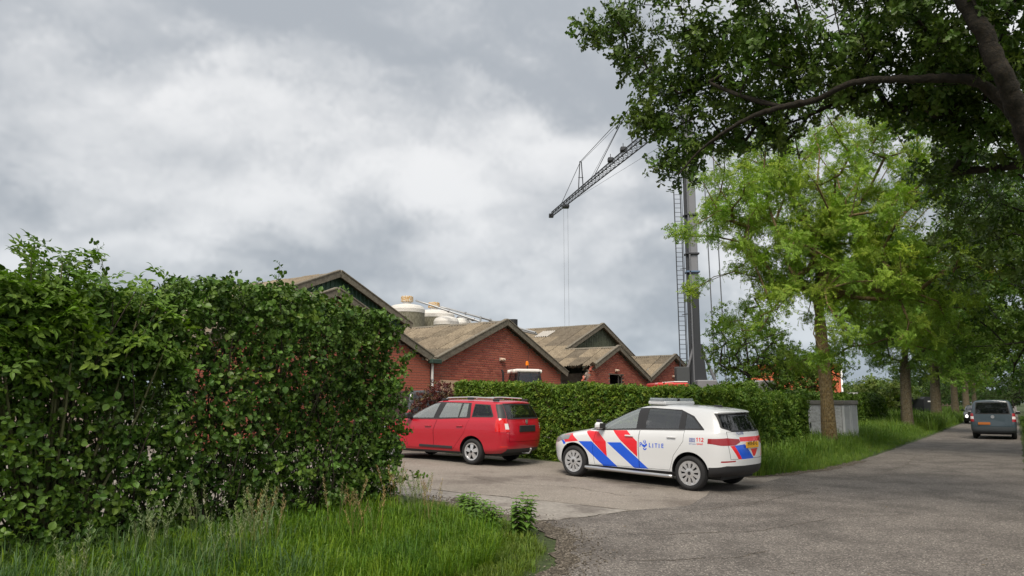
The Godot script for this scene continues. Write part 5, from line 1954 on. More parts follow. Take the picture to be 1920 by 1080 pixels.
	for i in 14:
		var a0 := PI + PI * i / 14.0
		var a1 := PI + PI * (i + 1) / 14.0
		var q := []
		for e in [[a0, 0.022], [a0, 0.042], [a1, 0.042], [a1, 0.022]]:
			q.append(sid.call(0.97 + e[1] * cos(e[0]), 0.722 + e[1] * sin(e[0])))
		emb.quad(q[0], q[1], q[2], q[3])
	sp(o, "emblem", emb, pblue)
	var rear_s := func(x, y): return Vector3(-0.772 - (1.10 - y) * 0.25, y, x)
	letters(o, "POLITIE", -0.52, 1.055, 0.045, flat(0.03, 0.06, 0.25, 0.4), rear_s, true, 1.0, 1.25)
	plate(o, Vector3(-0.845, 0.875, 0.0), -1.0, "HVX-87-L", flat(0.80, 0.40, 0.015, 0.5))
	for sg in [-1.0, 1.0]:
		var sb := Soup.new()
		sb.tube([Vector3(2.40, 0.235, sg * 0.90), Vector3(2.34, 0.235, sg * 0.945), Vector3(0.42, 0.235, sg * 0.945), Vector3(0.37, 0.235, sg * 0.90)], [0.032, 0.034, 0.034, 0.032], 12)
		sp(o, "side_bar", sb, flat(0.62, 0.62, 0.62, 0.28, 0.9))
	var lb := Soup.new()
	lb.cbox(Vector3(0.88, 1.605, 0), Vector3(0.20, 0.035, 0.60), 0.02)
	var lbn := sp(o, "light_bar", lb, white)
	for q in [[-0.33, 0.265], [0.33, 0.265]]:
		var ls := Soup.new()
		ls.cbox(Vector3(0.88, 1.665, q[0]), Vector3(0.165, 0.034, q[1] + 0.02), 0.022)
		sp(lbn, "lens", ls, glass(0.45, 0.5, 0.55, 0.45))
		var lr := Soup.new()
		for k in 6:
			lr.cbox(Vector3(0.88, 1.66, q[0] - 0.21 + 0.084 * k), Vector3(0.10, 0.014, 0.03), 0.004)
		sp(lbn, "lamp_row", lr, flat(0.28, 0.30, 0.33, 0.3, 0.4))
	var lt := Soup.new()
	lt.cbox(Vector3(0.88, 1.664, 0), Vector3(0.17, 0.032, 0.035), 0.01)
	sp(lbn, "lens_joint", lt, M.plastic)
	var fin := Soup.new()
	fin.cbox(Vector3(-0.15, 1.565, 0), Vector3(0.09, 0.03, 0.03), 0.02)
	sp(o, "aerial_fin", fin, M.plastic)
	# rubbery wing mirror camera pods above the mirror
	var pod := Soup.new()
	pod.cbox(Vector3(2.12, 1.19, -0.83), Vector3(0.05, 0.03, 0.04), 0.015)
	sp(o, "side_light", pod, M.black)
	place_car(o, 3.92, 15.06, 138.0)
	# ---------------- red estate
	var red := paint(0.42, 0.006, 0.020)
	var r := thing("red_car", "red estate car with silver roof rails parked beside the clipped hedge", "car")
	lv = red_levels()
	var RL2 := flat(0.62, 0.012, 0.012, 0.08, 0.0, 0.7)
	var rlv := lv
	make_car(r, {
		"lv": lv, "paint": red, "glass": clear, "dark_glass": glass(0.01, 0.011, 0.012, 0.45), "wheelbase": 2.63, "wheel_r": 0.305, "arch_r": 0.365, "track": 1.50, "rim_r": 0.20, "spokes": 5, "rim_style": "alloy", "rim_mt": silver,
		"screen": [-0.68, 1.07, -0.55, 1.42, 0.55, 1.42, 0.68, 1.07], "rear_glass": [-0.62, 1.11, -0.56, 1.41, 0.56, 1.41, 0.62, 1.11],
		"frames": [[2.10, 1.0, 2.08, 1.08, 1.58, 1.395, 1.1, 1.445, 0.14, 1.44, 0.08, 1.085, 1.1, 1.03], [0.05, 1.10, 0.03, 1.42, -0.43, 1.405, -0.60, 1.14, -0.56, 1.115]],
		"windows": [[[1.97, 1.035, 1.97, 1.10, 1.54, 1.365, 1.12, 1.425, 1.24, 1.06], clear], [[1.07, 1.065, 0.93, 1.43, 0.43, 1.425, 0.47, 1.09], clear], [[0.43, 1.095, 0.38, 1.425, 0.22, 1.42, 0.20, 1.105], clear], [[0.01, 1.13, 0.0, 1.395, -0.41, 1.38, -0.55, 1.16], glass(0.01, 0.012, 0.012, 0.35)]],
		"inserts": [
			["headlamp", [-0.9, 0.74, -0.86, 0.88, -0.55, 0.82, -0.48, 0.70, -0.8, 0.66], "end", headl, true, "front"],
			["reversing_lamp", [-0.735, 0.98, -0.655, 0.98, -0.645, 0.85, -0.735, 0.85], "end", flat(0.7, 0.68, 0.68, 0.08), true, "rear"],
			["reflector", [-0.80, 0.435, -0.66, 0.435, -0.66, 0.465, -0.80, 0.465], "end", RL2, true, "rear"],
			["tail_lamp", [-0.9, 1.0, -0.84, 1.08, -0.67, 1.075, -0.64, 0.79, -0.9, 0.79], "end", RL2, true, "rear"],
			["grille", [-0.42, 0.52, 0.42, 0.52, 0.46, 0.70, -0.46, 0.70], "end", M.black, false, "front"],
			["bumper_valance", [-0.7, 0.1, 0.7, 0.1, 0.66, 0.40, -0.66, 0.40], "end", M.plastic, false, "rear"],
			["pillar_trim", [-0.80, 1.10, -0.70, 1.42, -0.59, 1.42, -0.66, 1.10], "end", M.plastic, true, "rear"],
			["sill_trim", [2.25, 0.1, 0.36, 0.1, 0.36, 0.285, 2.25, 0.275], "side", M.plastic, false, "side"]],
		"doors": [
			{"outline": [2.02, 0.31, 1.185, 0.32, 1.195, 0.76, 1.10, 1.025, 2.0, 0.995, 2.12, 0.6], "handle": [1.36, 0.86]},
			{"outline": [1.175, 0.32, 0.58, 0.325, 0.48, 0.45, 0.24, 0.72, 0.09, 1.075, 1.09, 1.028, 1.187, 0.76], "handle": [0.36, 0.89]}],
		"tailgate": [-0.64, 0.56, 0.64, 0.56, 0.65, 1.075, -0.65, 1.075],
		"bonnet": [3.1, -0.45, 3.22, 0.0, 3.1, 0.45, 2.45, 0.7, 2.45, -0.7],
		"mirror": [1.98, 1.09], "mirror_mt": M.plastic})
	for sg in [-1.0, 1.0]:
		var rr := Soup.new()
		rr.tube([Vector3(1.05, 1.50, sg * 0.60), Vector3(0.95, 1.545, sg * 0.60), Vector3(0.2, 1.575, sg * 0.595), Vector3(-0.45, 1.555, sg * 0.59)], [0.012, 0.018, 0.018, 0.016], 8)
		var rn := sp(r, "roof_rail", rr, flat(0.6, 0.6, 0.6, 0.35, 0.7))
		for q in [[1.05, 1.50], [0.25, 1.54], [-0.52, 1.515]]:
			var ft := Soup.new()
			ft.cbox(Vector3(q[0], q[1], sg * 0.60), Vector3(0.09, 0.03, 0.024), 0.012)
			sp(rn, "rail_foot", ft, M.plastic)
		var md := Soup.new()
		md.cbox(Vector3(1.12, 0.375, sg * 0.846), Vector3(0.53, 0.03, 0.012), 0.008)
		sp(r, "side_moulding", md, M.plastic)
	var em := Soup.new()
	em.prism(poly([-0.045, 0.06, 0.045, 0.06, 0.045, 0.0, 0.02, -0.04, -0.02, -0.04, -0.045, 0.0]), Vector3(-0.985, 1.005, 0), Vector3(0, 0, 1), Vector3(0, 1, 0), Vector3(-0.012, 0, 0))
	em.box(Vector3(-0.999, 1.02, 0), Vector3(0.003, 0.012, 0.012))
	sp(r, "emblem", em, flat(0.62, 0.62, 0.60, 0.3, 0.8))
	var pr := Soup.new()
	pr.cbox(Vector3(-1.022, 0.86, 0.0), Vector3(0.012, 0.075, 0.33), 0.008)
	sp(r, "plate_panel", pr, M.plastic)
	var tow := Soup.new()
	tow.tube([Vector3(-0.85, 0.28, 0.05), Vector3(-1.04, 0.28, 0.05), Vector3(-1.09, 0.36, 0.05)], [0.018, 0.018, 0.016], 6)
	tow.lathe(Vector3(-1.09, 0.36, 0.05), Vector3.UP, [Vector2(0.0, -0.01), Vector2(0.026, 0.015), Vector2(0.018, 0.045), Vector2(0.0, 0.05)], 10)
	sp(r, "tow_hook", tow, M.galv)
	place_car(r, -0.48, 18.70, 145.0)
	# ---------------- vans and other cars
	van("blue_van", "blue grey small van with dark tailgate window driving away on the right", paint(0.045, 0.066, 0.082), G(42.2, 0.95), true)
	van("grey_van", "dark grey van half hidden behind the tall hedge's end", paint(0.03, 0.032, 0.036), at(783, 770, 25.5), false)
	var bl := thing("black_car", "small black car with lit headlight on the road beyond the blue van", "car")
	make_car(bl, {
		"lv": red_levels(), "paint": paint(0.012, 0.013, 0.016), "glass": glass(0.02, 0.022, 0.024, 0.6), "wheelbase": 2.63, "wheel_r": 0.305, "arch_r": 0.365, "track": 1.50, "rim_r": 0.20, "spokes": 7, "rim_style": "alloy", "rim_mt": silver,
		"screen": [-0.68, 1.07, -0.55, 1.42, 0.55, 1.42, 0.68, 1.07], "rear_glass": [-0.62, 1.11, -0.56, 1.41, 0.56, 1.41, 0.62, 1.11],
		"frames": [[2.10, 1.0, 2.08, 1.08, 1.58, 1.395, 1.1, 1.445, 0.14, 1.44, -0.4, 1.38, -0.5, 1.12, 1.1, 1.03]],
		"windows": [[[1.97, 1.035, 1.97, 1.10, 1.54, 1.365, 1.12, 1.425, 1.24, 1.06], tint], [[1.07, 1.065, 0.93, 1.43, 0.22, 1.42, 0.20, 1.105], tint]],
		"inserts": [["headlamp", [-0.9, 0.72, -0.86, 0.86, -0.55, 0.80, -0.48, 0.68, -0.8, 0.62], "end", headl, true, "front"], ["grille", [-0.42, 0.40, 0.42, 0.40, 0.46, 0.60, -0.46, 0.60], "end", M.black, false, "front"], ["tail_lamp", [-0.9, 1.0, -0.84, 1.08, -0.70, 1.075, -0.66, 0.80, -0.9, 0.80], "end", RL, true, "rear"]],
		"doors": [{"outline": [2.02, 0.31, 1.185, 0.32, 1.195, 0.76, 1.10, 1.025, 2.0, 0.995, 2.12, 0.6], "handle": [1.36, 0.86]}, {"outline": [1.175, 0.32, 0.58, 0.325, 0.48, 0.45, 0.24, 0.72, 0.09, 1.075, 1.09, 1.028, 1.187, 0.76], "handle": [0.36, 0.89]}],
		"mirror": [1.98, 1.09], "mirror_mt": M.plastic})
	plate(bl, Vector3(3.47, 0.62, 0.0), 1.0, "", flat(0.80, 0.42, 0.02, 0.5))
	var lit := StandardMaterial3D.new()
	lit.albedo_color = Color(0.9, 0.9, 0.9)
	lit.emission_enabled = true
	lit.emission = Color(1, 0.98, 0.95)
	lit.emission_energy_multiplier = 2.2
	var hl := Soup.new()
	hl.lathe(Vector3(3.30, 0.60, 0.60), Vector3(1, 0, 0), [Vector2(0.11, 0.0), Vector2(0.10, 0.05), Vector2(0.0, 0.07)], 16)
	sp(bl, "lit_headlight", hl, lit)
	var bp := P(74.0, 0, 2.75)
	place_car(bl, bp.x, -bp.z, 0.0)
	bl.transform = Transform3D(Basis(Vector3.UP, TH + PI), Vector3(bp.x, 0.006, bp.z))

func van(called: String, label: String, pt: Material, where: Vector3, along: bool) -> void:
	var silver := flat(0.5, 0.5, 0.51, 0.35, 0.55)
	var tint := glass(0.008, 0.009, 0.01, 0.75)
	var RL := lamp_red()
	var o := thing(called, label, "van")
	make_car(o, {
		"lv": van_levels(), "paint": pt, "glass": tint, "dark_glass": glass(0.006, 0.007, 0.008, 0.88), "wheelbase": 2.68, "wheel_r": 0.315, "arch_r": 0.375, "track": 1.53, "rim_r": 0.20, "spokes": 6, "rim_style": "alloy", "rim_mt": silver,
		"screen": [-0.72, 1.14, -0.60, 1.66, 0.60, 1.66, 0.72, 1.14], "rear_glass": [-0.66, 1.17, -0.60, 1.66, 0.60, 1.66, 0.66, 1.17],
		"frames": [[2.25, 1.09, 1.75, 1.60, 1.3, 1.67, 0.2, 1.67, 0.15, 1.16, 1.2, 1.12]],
		"windows": [[[2.08, 1.13, 1.72, 1.57, 1.30, 1.64, 1.28, 1.14], tint], [[1.18, 1.15, 1.18, 1.64, 0.25, 1.64, 0.22, 1.19], tint]],
		"inserts": [
			["headlamp", [-0.9, 0.78, -0.86, 0.95, -0.55, 0.88, -0.48, 0.74, -0.8, 0.70], "end", glass(0.6, 0.62, 0.65, 0.75), true, "front"],
			["reversing_lamp", [-0.93, 1.04, -0.75, 1.04, -0.745, 0.92, -0.93, 0.92], "end", flat(0.72, 0.66, 0.66, 0.1), true, "rear"],
			["tail_lamp", [-0.93, 1.18, -0.76, 1.18, -0.735, 0.80, -0.93, 0.80], "end", RL, true, "rear"],
			["bumper", [-1.0, 0.1, 1.0, 0.1, 1.0, 0.56, -1.0, 0.56], "end", flat(0.05, 0.06, 0.068, 0.6), false, "rear"],
			["grille", [-0.42, 0.52, 0.42, 0.52, 0.46, 0.70, -0.46, 0.70], "end", M.black, false, "front"]],
		"doors": [{"outline": [2.1, 0.33, 1.25, 0.34, 1.24, 1.11, 2.08, 1.08, 2.2, 0.6], "handle": [1.4, 0.98]}, {"outline": [1.24, 0.34, 0.45, 0.34, 0.2, 0.75, 0.18, 1.15, 1.23, 1.115], "handle": [1.1, 0.98]}],
		"tailgate": [-0.72, 0.58, 0.72, 0.58, 0.72, 1.15, -0.72, 1.15],
		"mirror": [1.98, 1.18], "mirror_mt": M.galv if along else M.plastic})
	var em := Soup.new()
	em.lathe(Vector3(-0.90, 1.02, 0.0), Vector3(-1, 0, 0), [Vector2(0.075, 0.0), Vector2(0.07, 0.02), Vector2(0.05, 0.02), Vector2(0.045, 0.01), Vector2(0.0, 0.01)], 20)
	em.box(Vector3(-0.917, 1.02, 0), Vector3(0.006, 0.045, 0.008))
	sp(o, "emblem", em, flat(0.6, 0.6, 0.62, 0.3, 0.8))
	if along: plate(o, Vector3(-0.95, 0.72, -0.35), -1.0, "", flat(0.40, 0.12, 0.02, 0.5), 0.24)
	else: plate(o, Vector3(-0.95, 0.72, 0.0), -1.0, "", flat(0.80, 0.42, 0.02, 0.5), 0.24)
	if along:
		o.transform = Transform3D(Basis(Vector3.UP, TH), Vector3(where.x, 0.014, where.z))
	else:
		place_car(o, where.x, -where.z, 128.0)

func build_yard() -> void:
	var rng := RandomNumberGenerator.new()
	rng.seed = 55
	# ---------------- tractor behind the hedge
	var tp := at(985, 750, 33.0)
	var t := thing("tractor", "pale roofed tractor with orange beacon standing behind the clipped hedge", "tractor", Vector3(tp.x, 0.28, tp.z), TH + 2.5)
	var grey := flat(0.10, 0.10, 0.105, 0.5)
	var hood := Soup.new()
	hood.cbox(Vector3(1.5, 1.25, 0), Vector3(1.0, 0.38, 0.38), 0.12)
	sp(t, "bonnet", hood, paint(0.55, 0.03, 0.02))
	var ch := Soup.new()
	ch.cbox(Vector3(0.9, 0.75, 0), Vector3(1.6, 0.2, 0.28), 0.05)
	sp(t, "chassis", ch, M.black)
	for q in [[0.0, 0.82, 0.82, 0.48], [2.1, 0.58, 0.80, 0.36]]:
		for sg in [-1.0, 1.0]:
			wheel(t, Vector3(q[0], q[1], sg * q[2]), q[1], q[3], q[1] * 0.52, 6, "alloy", flat(0.5, 0.03, 0.02, 0.5), sg)
	for q in [[0.55, 0.56], [0.55, -0.56], [-0.5, 0.56], [-0.5, -0.56]]:
		var pl := Soup.new()
		pl.tube([Vector3(q[0] * 1.05, 1.35, q[1]), Vector3(q[0] * 1.08, 2.1, q[1] * 1.03), Vector3(q[0] * 0.9, 2.72, q[1] * 0.93)], [0.045, 0.045, 0.045], 6)
		sp(t, "cab_pillar", pl, M.black)
	var gl := glass(0.02, 0.025, 0.03, 0.5)
	for q in [[Vector3(0.55, 2.0, 0), Vector3(0.008, 0.66, 0.5)], [Vector3(-0.5, 2.0, 0), Vector3(0.008, 0.66, 0.5)], [Vector3(0.02, 2.0, 0.54), Vector3(0.5, 0.66, 0.008)], [Vector3(0.02, 2.0, -0.54), Vector3(0.5, 0.66, 0.008)]]:
		var gs := Soup.new()
		gs.cbox(q[0], q[1], 0.003)
		sp(t, "cab_window", gs, gl)
	var base := Soup.new()
	base.cbox(Vector3(0.05, 1.2, 0), Vector3(0.72, 0.2, 0.72), 0.04)
	sp(t, "cab_floor", base, grey)
	var rf := Soup.new()
	rf.cbox(Vector3(0.05, 2.76, 0), Vector3(0.58, 0.085, 0.52), 0.06)
	sp(t, "cab_roof", rf, flat(0.70, 0.66, 0.62, 0.5))
	for q in [[-0.52, 0.34], [-0.52, -0.34], [0.6, 0.34], [0.6, -0.34]]:
		var lm := Soup.new()
		lm.lathe(Vector3(q[0], 2.74, q[1]), Vector3(signf(q[0]), 0, 0), [Vector2(0.0, 0.12), Vector2(0.085, 0.1), Vector2(0.09, 0.0), Vector2(0.0, -0.02)], 12)
		sp(t, "work_lamp", lm, flat(0.75, 0.72, 0.66, 0.2))
	var st := Soup.new()
	st.bar(Vector3(-0.3, 2.88, 0.55), Vector3(-0.3, 3.06, 0.55), 0.018, 6)
	var stem := sp(t, "beacon_stem", st, M.black)
	var bc := Soup.new()
	bc.lathe(Vector3(-0.3, 3.05, 0.55), Vector3.UP, [Vector2(0.075, 0.0), Vector2(0.08, 0.03), Vector2(0.07, 0.16), Vector2(0.04, 0.19), Vector2(0.0, 0.195)], 14)
	sp(stem, "beacon", bc, flat(0.85, 0.22, 0.01, 0.15))
	var wi := Soup.new()
	wi.bar(Vector3(0.0, 2.88, -0.3), Vector3(-0.05, 3.6, -0.3), 0.008, 4)
	sp(t, "aerial", wi, M.black)
	var sx := Soup.new()
	sx.tube([Vector3(0.85, 1.5, 0.5), Vector3(0.85, 2.7, 0.52), Vector3(0.9, 2.85, 0.55)], [0.05, 0.05, 0.05], 8)
	sp(t, "exhaust", sx, M.black)
	seat(t, Vector3(0.0, 1.25, 0), 0.25, M.black)
	# ---------------- board leaning on the brick wall
	var bd := thing("leaning_board", "tan wooden board leaning on the brick barn wall", "board", P(24.8, 0.28, 19.65), TH)
	var bs := Soup.new()
	bs.cbox(Vector3(0, 1.16, 0.05), Vector3(0.6, 1.17, 0.012), 0.004, Basis(Vector3(1, 0, 0), -0.08))
	sp(bd, "panel", bs, flat(0.42, 0.30, 0.20, 0.8))
	# ---------------- red lorry, only its top shows over the hedge
	var lp := at(1255, 750, 38.0)
	var lo := thing("red_lorry", "red and white lorry top showing just above the clipped hedge", "lorry", Vector3(lp.x, 0.28, lp.z), 0.12)
	var b1 := Soup.new()
	b1.cbox(Vector3(-0.1, 1.26, 0), Vector3(0.8, 1.12, 1.0), 0.08)
	sp(lo, "cab", b1, paint(0.55, 0.03, 0.02))
	var b2 := Soup.new()
	b2.cbox(Vector3(0.3, 2.415, 0), Vector3(0.36, 0.03, 0.95), 0.02)
	sp(lo, "roof_rack", b2, flat(0.75, 0.74, 0.72, 0.5))
	var b3 := Soup.new()
	b3.cbox(Vector3(0.0, 0.75, 0), Vector3(1.3, 0.25, 0.9), 0.04)
	sp(lo, "chassis", b3, M.black)
	for q in [-0.6, 0.75]:
		for sg in [-1.0, 1.0]:
			wheel(lo, Vector3(q, 0.48, sg * 0.9), 0.48, 0.28, 0.28, 6, "alloy", M.galv, sg)
	var b4 := Soup.new()
	b4.cbox(Vector3(-0.1, 1.75, 1.055), Vector3(0.6, 0.4, 0.01), 0.004)
	sp(lo, "cab_window", b4, glass(0.02, 0.025, 0.03, 0.7))
	# ---------------- vehicles glimpsed through the tall hedge
	van("white_van", "white van glimpsed through gaps in the tall hedge", paint(0.75, 0.75, 0.76), P(3.5, 0.28, 13.4), false)

func build_crane() -> void:
	var dk := flat(0.035, 0.038, 0.045, 0.5)
	var mt := flat(0.20, 0.205, 0.225, 0.45)
	var bx := at(1309, 740, 48.0)
	bx.y = 0.28
	var o := thing("mobile_crane", "mobile tower crane with grey mast, ladder and dark lattice jib", "crane", bx)
	var inv := o.transform.affine_inverse()
	var hgt := 21.0
	# mast: outer lower section, inner upper section, rails
	var secs := [["mast", 2.6, 8.6, 0.24, dk], ["mast", 8.6, 21.2, 0.265, mt]]
	for q in secs:
		var st := Soup.new()
		st.cbox(Vector3(0, (q[1] + q[2]) / 2.0, 0), Vector3(q[3], (q[2] - q[1]) / 2.0, q[3]), 0.06)
		sp(o, q[0], st, q[4])
	var rl := Soup.new()
	rl.cbox(Vector3(-0.42, 11.2, 0.12), Vector3(0.09, 9.6, 0.09), 0.02)
	sp(o, "guide_rail", rl, dk)
	var rl2 := Soup.new()
	rl2.cbox(Vector3(-0.30, 11.2, 0.36), Vector3(0.045, 9.6, 0.03), 0.01)
	sp(o, "guide_rail", rl2, flat(0.14, 0.145, 0.16, 0.5))
	for y in [8.4, 11.0, 13.6, 9.8]:
		var cl := Soup.new()
		cl.cbox(Vector3(-0.10, y, 0.05), Vector3(0.44, 0.06, 0.34), 0.02)
		sp(o, "mast_collar", cl, flat(0.10, 0.16, 0.26, 0.5) if y == 9.8 else dk)
	var lw := Soup.new()
	lw.prism(poly([-0.55, 0.0, 0.6, 0.0, 0.32, 3.2, -0.30, 3.2]), Vector3(0, 1.9, -0.35), Vector3(1, 0, 0), Vector3(0, 1, 0), Vector3(0, 0, 0.7))
	sp(o, "mast_foot", lw, dk)
	for q in [[0.2, 1.25], [-0.2, -1.05]]:
		var br := Soup.new()
		br.tube([Vector3(q[0], 5.0, 0.2), Vector3(q[1], 2.3, 0.25)], [0.09, 0.11], 6)
		sp(o, "mast_brace", br, flat(0.16, 0.165, 0.18, 0.5))
	# ladder at the left
	var ladx := -0.88
	for sg in [-0.21, 0.21]:
		var rr := Soup.new()
		rr.bar(Vector3(ladx + sg, 2.2, 0.1), Vector3(ladx + sg - 0.05, 15.2, 0.1), 0.035, 5)
		sp(o, "ladder_rail", rr, dk)
	for i in 43:
		var ru := Soup.new()
		ru.bar(Vector3(ladx - 0.21, 2.4 + 0.30 * i, 0.1), Vector3(ladx + 0.21, 2.4 + 0.30 * i, 0.1), 0.017, 4)
		sp(o, "ladder_rung", ru, dk)
	for y in [4.0, 7.0, 10.0, 13.0]:
		var br := Soup.new()
		br.bar(Vector3(ladx, y, 0.1), Vector3(-0.3, y + 0.1, 0.1), 0.025, 4)
		sp(o, "ladder_bracket", br, dk)
	var gp := Soup.new()
	gp.bar(Vector3(-0.60, 2.5, 0.1), Vector3(-0.62, 17.0, 0.1), 0.02, 4)
	sp(o, "hose", gp, dk)
	var pb := Soup.new()
	pb.cbox(Vector3(-1.0, 3.1, 0.1), Vector3(0.42, 0.55, 0.35), 0.03)
	sp(o, "control_box", pb, flat(0.07, 0.075, 0.08, 0.5))
	# rear ties
	for x in [0.98, 1.66]:
		var tb := Soup.new()
		tb.bar(Vector3(x + 0.25, 2.0, -0.3), Vector3(x, 19.4, -0.3), 0.04, 5)
		sp(o, "tie_bar", tb, flat(0.16, 0.165, 0.18, 0.4, 0.5))
	var tt := Soup.new()
	tt.bar(Vector3(0.98, 19.4, -0.3), Vector3(1.66, 19.45, -0.3), 0.05, 5)
	tt.bar(Vector3(0.1, 20.9, -0.2), Vector3(0.98, 19.4, -0.3), 0.05, 5)
	sp(o, "tie_head", tt, dk)
	# jib: horizontal triangular lattice from the mast head towards the far left
	var root := bx + Vector3(0, 20.45, 0)
	root.y = at(1300, 200, 48.0).y
	var tip := Vector3.ZERO
	var rd := at(1034, 404, 10.0) - Vector3(0, 1.68, 0)
	tip = Vector3(0, 1.68, 0) + rd * ((root.y - 1.68) / rd.y)
	var d := (tip - root).normalized()
	var L := root.distance_to(tip)
	var side := d.cross(Vector3.UP).normalized()
	var chords := [side * 0.42, side * -0.42, Vector3(0, 0.78, 0)]
	var jb := Soup.new()
	for c in chords:
		var q: Vector3 = c
		jb.bar(inv * (root + q), inv * (tip + q * 0.45), 0.055, 5)
	sp(o, "jib_chords", jb, dk)
	var n := 34
	var lat := Soup.new()
	for i in n:
		var t0 := float(i) / n
		var t1 := float(i + 1) / n
		var tm := (t0 + t1) / 2.0
		var k0 := lerpf(1.0, 0.45, t0)
		var k1 := lerpf(1.0, 0.45, t1)
		var km := (k0 + k1) / 2.0
		var a0: Vector3 = root.lerp(tip, t0)
		var a1: Vector3 = root.lerp(tip, t1)
		var am: Vector3 = root.lerp(tip, tm)
		for c in 2:
			var q: Vector3 = chords[c]
			lat.bar(inv * (a0 + q * k0), inv * (am + chords[2] * km), 0.022, 4)
			lat.bar(inv * (am + chords[2] * km), inv * (a1 + q * k1), 0.022, 4)
		lat.bar(inv * (a0 + chords[0] * k0), inv * (a1 + chords[1] * k1), 0.02, 4)
		lat.bar(inv * (a0 + chords[0] * k0), inv * (a0 + chords[1] * k0), 0.02, 4)
	sp(o, "jib_lattice", lat, dk).set_meta("kind", "stuff")
	# king post and pendant lines
	var kb: Vector3 = root.lerp(tip, 0.695)
	var kp := kb + Vector3(0, 3.0, 0)
	for sg in [-0.35, 0.35]:
		var ks := Soup.new()
		ks.bar(inv * (kb + side * sg + Vector3(0, 0.1, 0) + d * (sg * 0.8)), inv * (kp + side * sg * 0.2), 0.05, 5)
		sp(o, "king_post", ks, dk)
	var kc := Soup.new()
	kc.bar(inv * (kb + side * 0.25 + Vector3(0, 1.4, 0)), inv * (kb - side * 0.25 + Vector3(0, 1.4, 0)), 0.035, 4)
	sp(o, "king_post_tie", kc, dk)
	var hk: Vector3 = root.lerp(tip, 0.33) + Vector3(0, 3.6, 0)
	var lines := [[kp, root.lerp(tip, 0.885) + Vector3(0, 0.45, 0), 0.03], [kp, hk, 0.035], [kp + Vector3(0, -0.12, 0), hk + Vector3(0, -0.35, 0), 0.02], [hk, root.lerp(tip, 0.57) + Vector3(0, 0.6, 0), 0.035], [hk, root.lerp(tip, 0.60) + Vector3(0, 0.6, 0), 0.018], [hk, root + Vector3(0, 4.5, 0), 0.035], [hk, root.lerp(tip, 0.30) + Vector3(0, 0.7, 0), 0.045], [root.lerp(tip, 0.26) + Vector3(0, 0.7, 0), hk + d * -1.6 + Vector3(0, 0.3, 0), 0.04], [root + Vector3(0, -1.6, 0), root.lerp(tip, 0.72) + Vector3(0, -0.3, 0), 0.014]]
	for q in lines:
		var ls := Soup.new()
		ls.bar(inv * (q[0] as Vector3), inv * (q[1] as Vector3), q[2], 4)
		sp(o, "pendant_line", ls, dk)
	for t in [0.36, 0.45]:
		var wb := Soup.new()
		var p: Vector3 = root.lerp(tip, t)
		wb.cbox(inv * (p + Vector3(0, 0.72, 0)), Vector3(0.24, 0.18, 0.28), 0.06)
		wb.bar(inv * (p + Vector3(0, 0.8, 0)), inv * (p + Vector3(0, 1.25, 0)), 0.03, 4)
		sp(o, "winch", wb, dk)
	var tr: Vector3 = root.lerp(tip, 0.845)
	var tro := Soup.new()
	tro.cbox(inv * (tr - Vector3(0, 0.25, 0)), Vector3(0.35, 0.14, 0.4), 0.05)
	sp(o, "trolley", tro, dk)
	for sg in [-0.22, 0.22]:
		var hp := Soup.new()
		var p: Vector3 = tr + side * sg - Vector3(0, 0.3, 0)
		hp.bar(inv * p, inv * Vector3(p.x, 4.5, p.z), 0.012, 4)
		sp(o, "hoist_rope", hp, flat(0.22, 0.23, 0.24, 0.5))
	var hook := Soup.new()
	hook.cbox(inv * Vector3(tr.x, 4.3, tr.z), Vector3(0.25, 0.3, 0.15), 0.06)
	sp(o, "hook_block", hook, dk)
	var tipb := Soup.new()
	tipb.cbox(inv * (tip + d * 0.1), Vector3(0.25, 0.2, 0.25), 0.05)
	sp(o, "jib_tip", tipb, dk)
	# carrier: deck, cab, lockers, wheels, outriggers
	var deck := Soup.new()
	deck.cbox(Vector3(1.2, 1.25, 0), Vector3(4.2, 0.3, 1.25), 0.06)
	sp(o, "carrier_deck", deck, flat(0.28, 0.28, 0.29, 0.5))
	for q in [[0.35, 2.15, 0.62, 0.65, 0.24, 0.24, 0.26], [-1.2, 1.9, 0.6, 0.45, 0.10, 0.10, 0.11], [1.75, 2.05, 0.65, 0.55, 0.66, 0.66, 0.66], [2.85, 2.0, 0.38, 0.45, 0.30, 0.30, 0.34], [3.9, 2.1, 0.75, 0.68, 0.62, 0.62, 0.63]]:
		var bs := Soup.new()
		bs.cbox(Vector3(q[0], q[1], 0), Vector3(q[2], q[3], 1.1), 0.06)
		sp(o, "locker", bs, flat(q[4], q[5], q[6], 0.5))
	for i in 5:
		for sg in [-1.0, 1.0]:
			wheel(o, Vector3(-2.2 + 1.6 * i, 0.55, sg * 1.05), 0.55, 0.35, 0.32, 6, "alloy", M.galv, sg)
	for x in [-2.6, 4.8]:
		for sg in [-1.0, 1.0]:
			var og := Soup.new()
			og.cbox(Vector3(x, 0.6, sg * 1.7), Vector3(0.12, 0.6, 0.12), 0.02)
			og.cbox(Vector3(x, 1.1, sg * 1.2), Vector3(0.12, 0.12, 0.6), 0.02)
			og.cbox(Vector3(x, 0.03, sg * 1.7), Vector3(0.35, 0.03, 0.35), 0.01)
			sp(o, "outrigger", og, flat(0.3, 0.3, 0.3, 0.5))

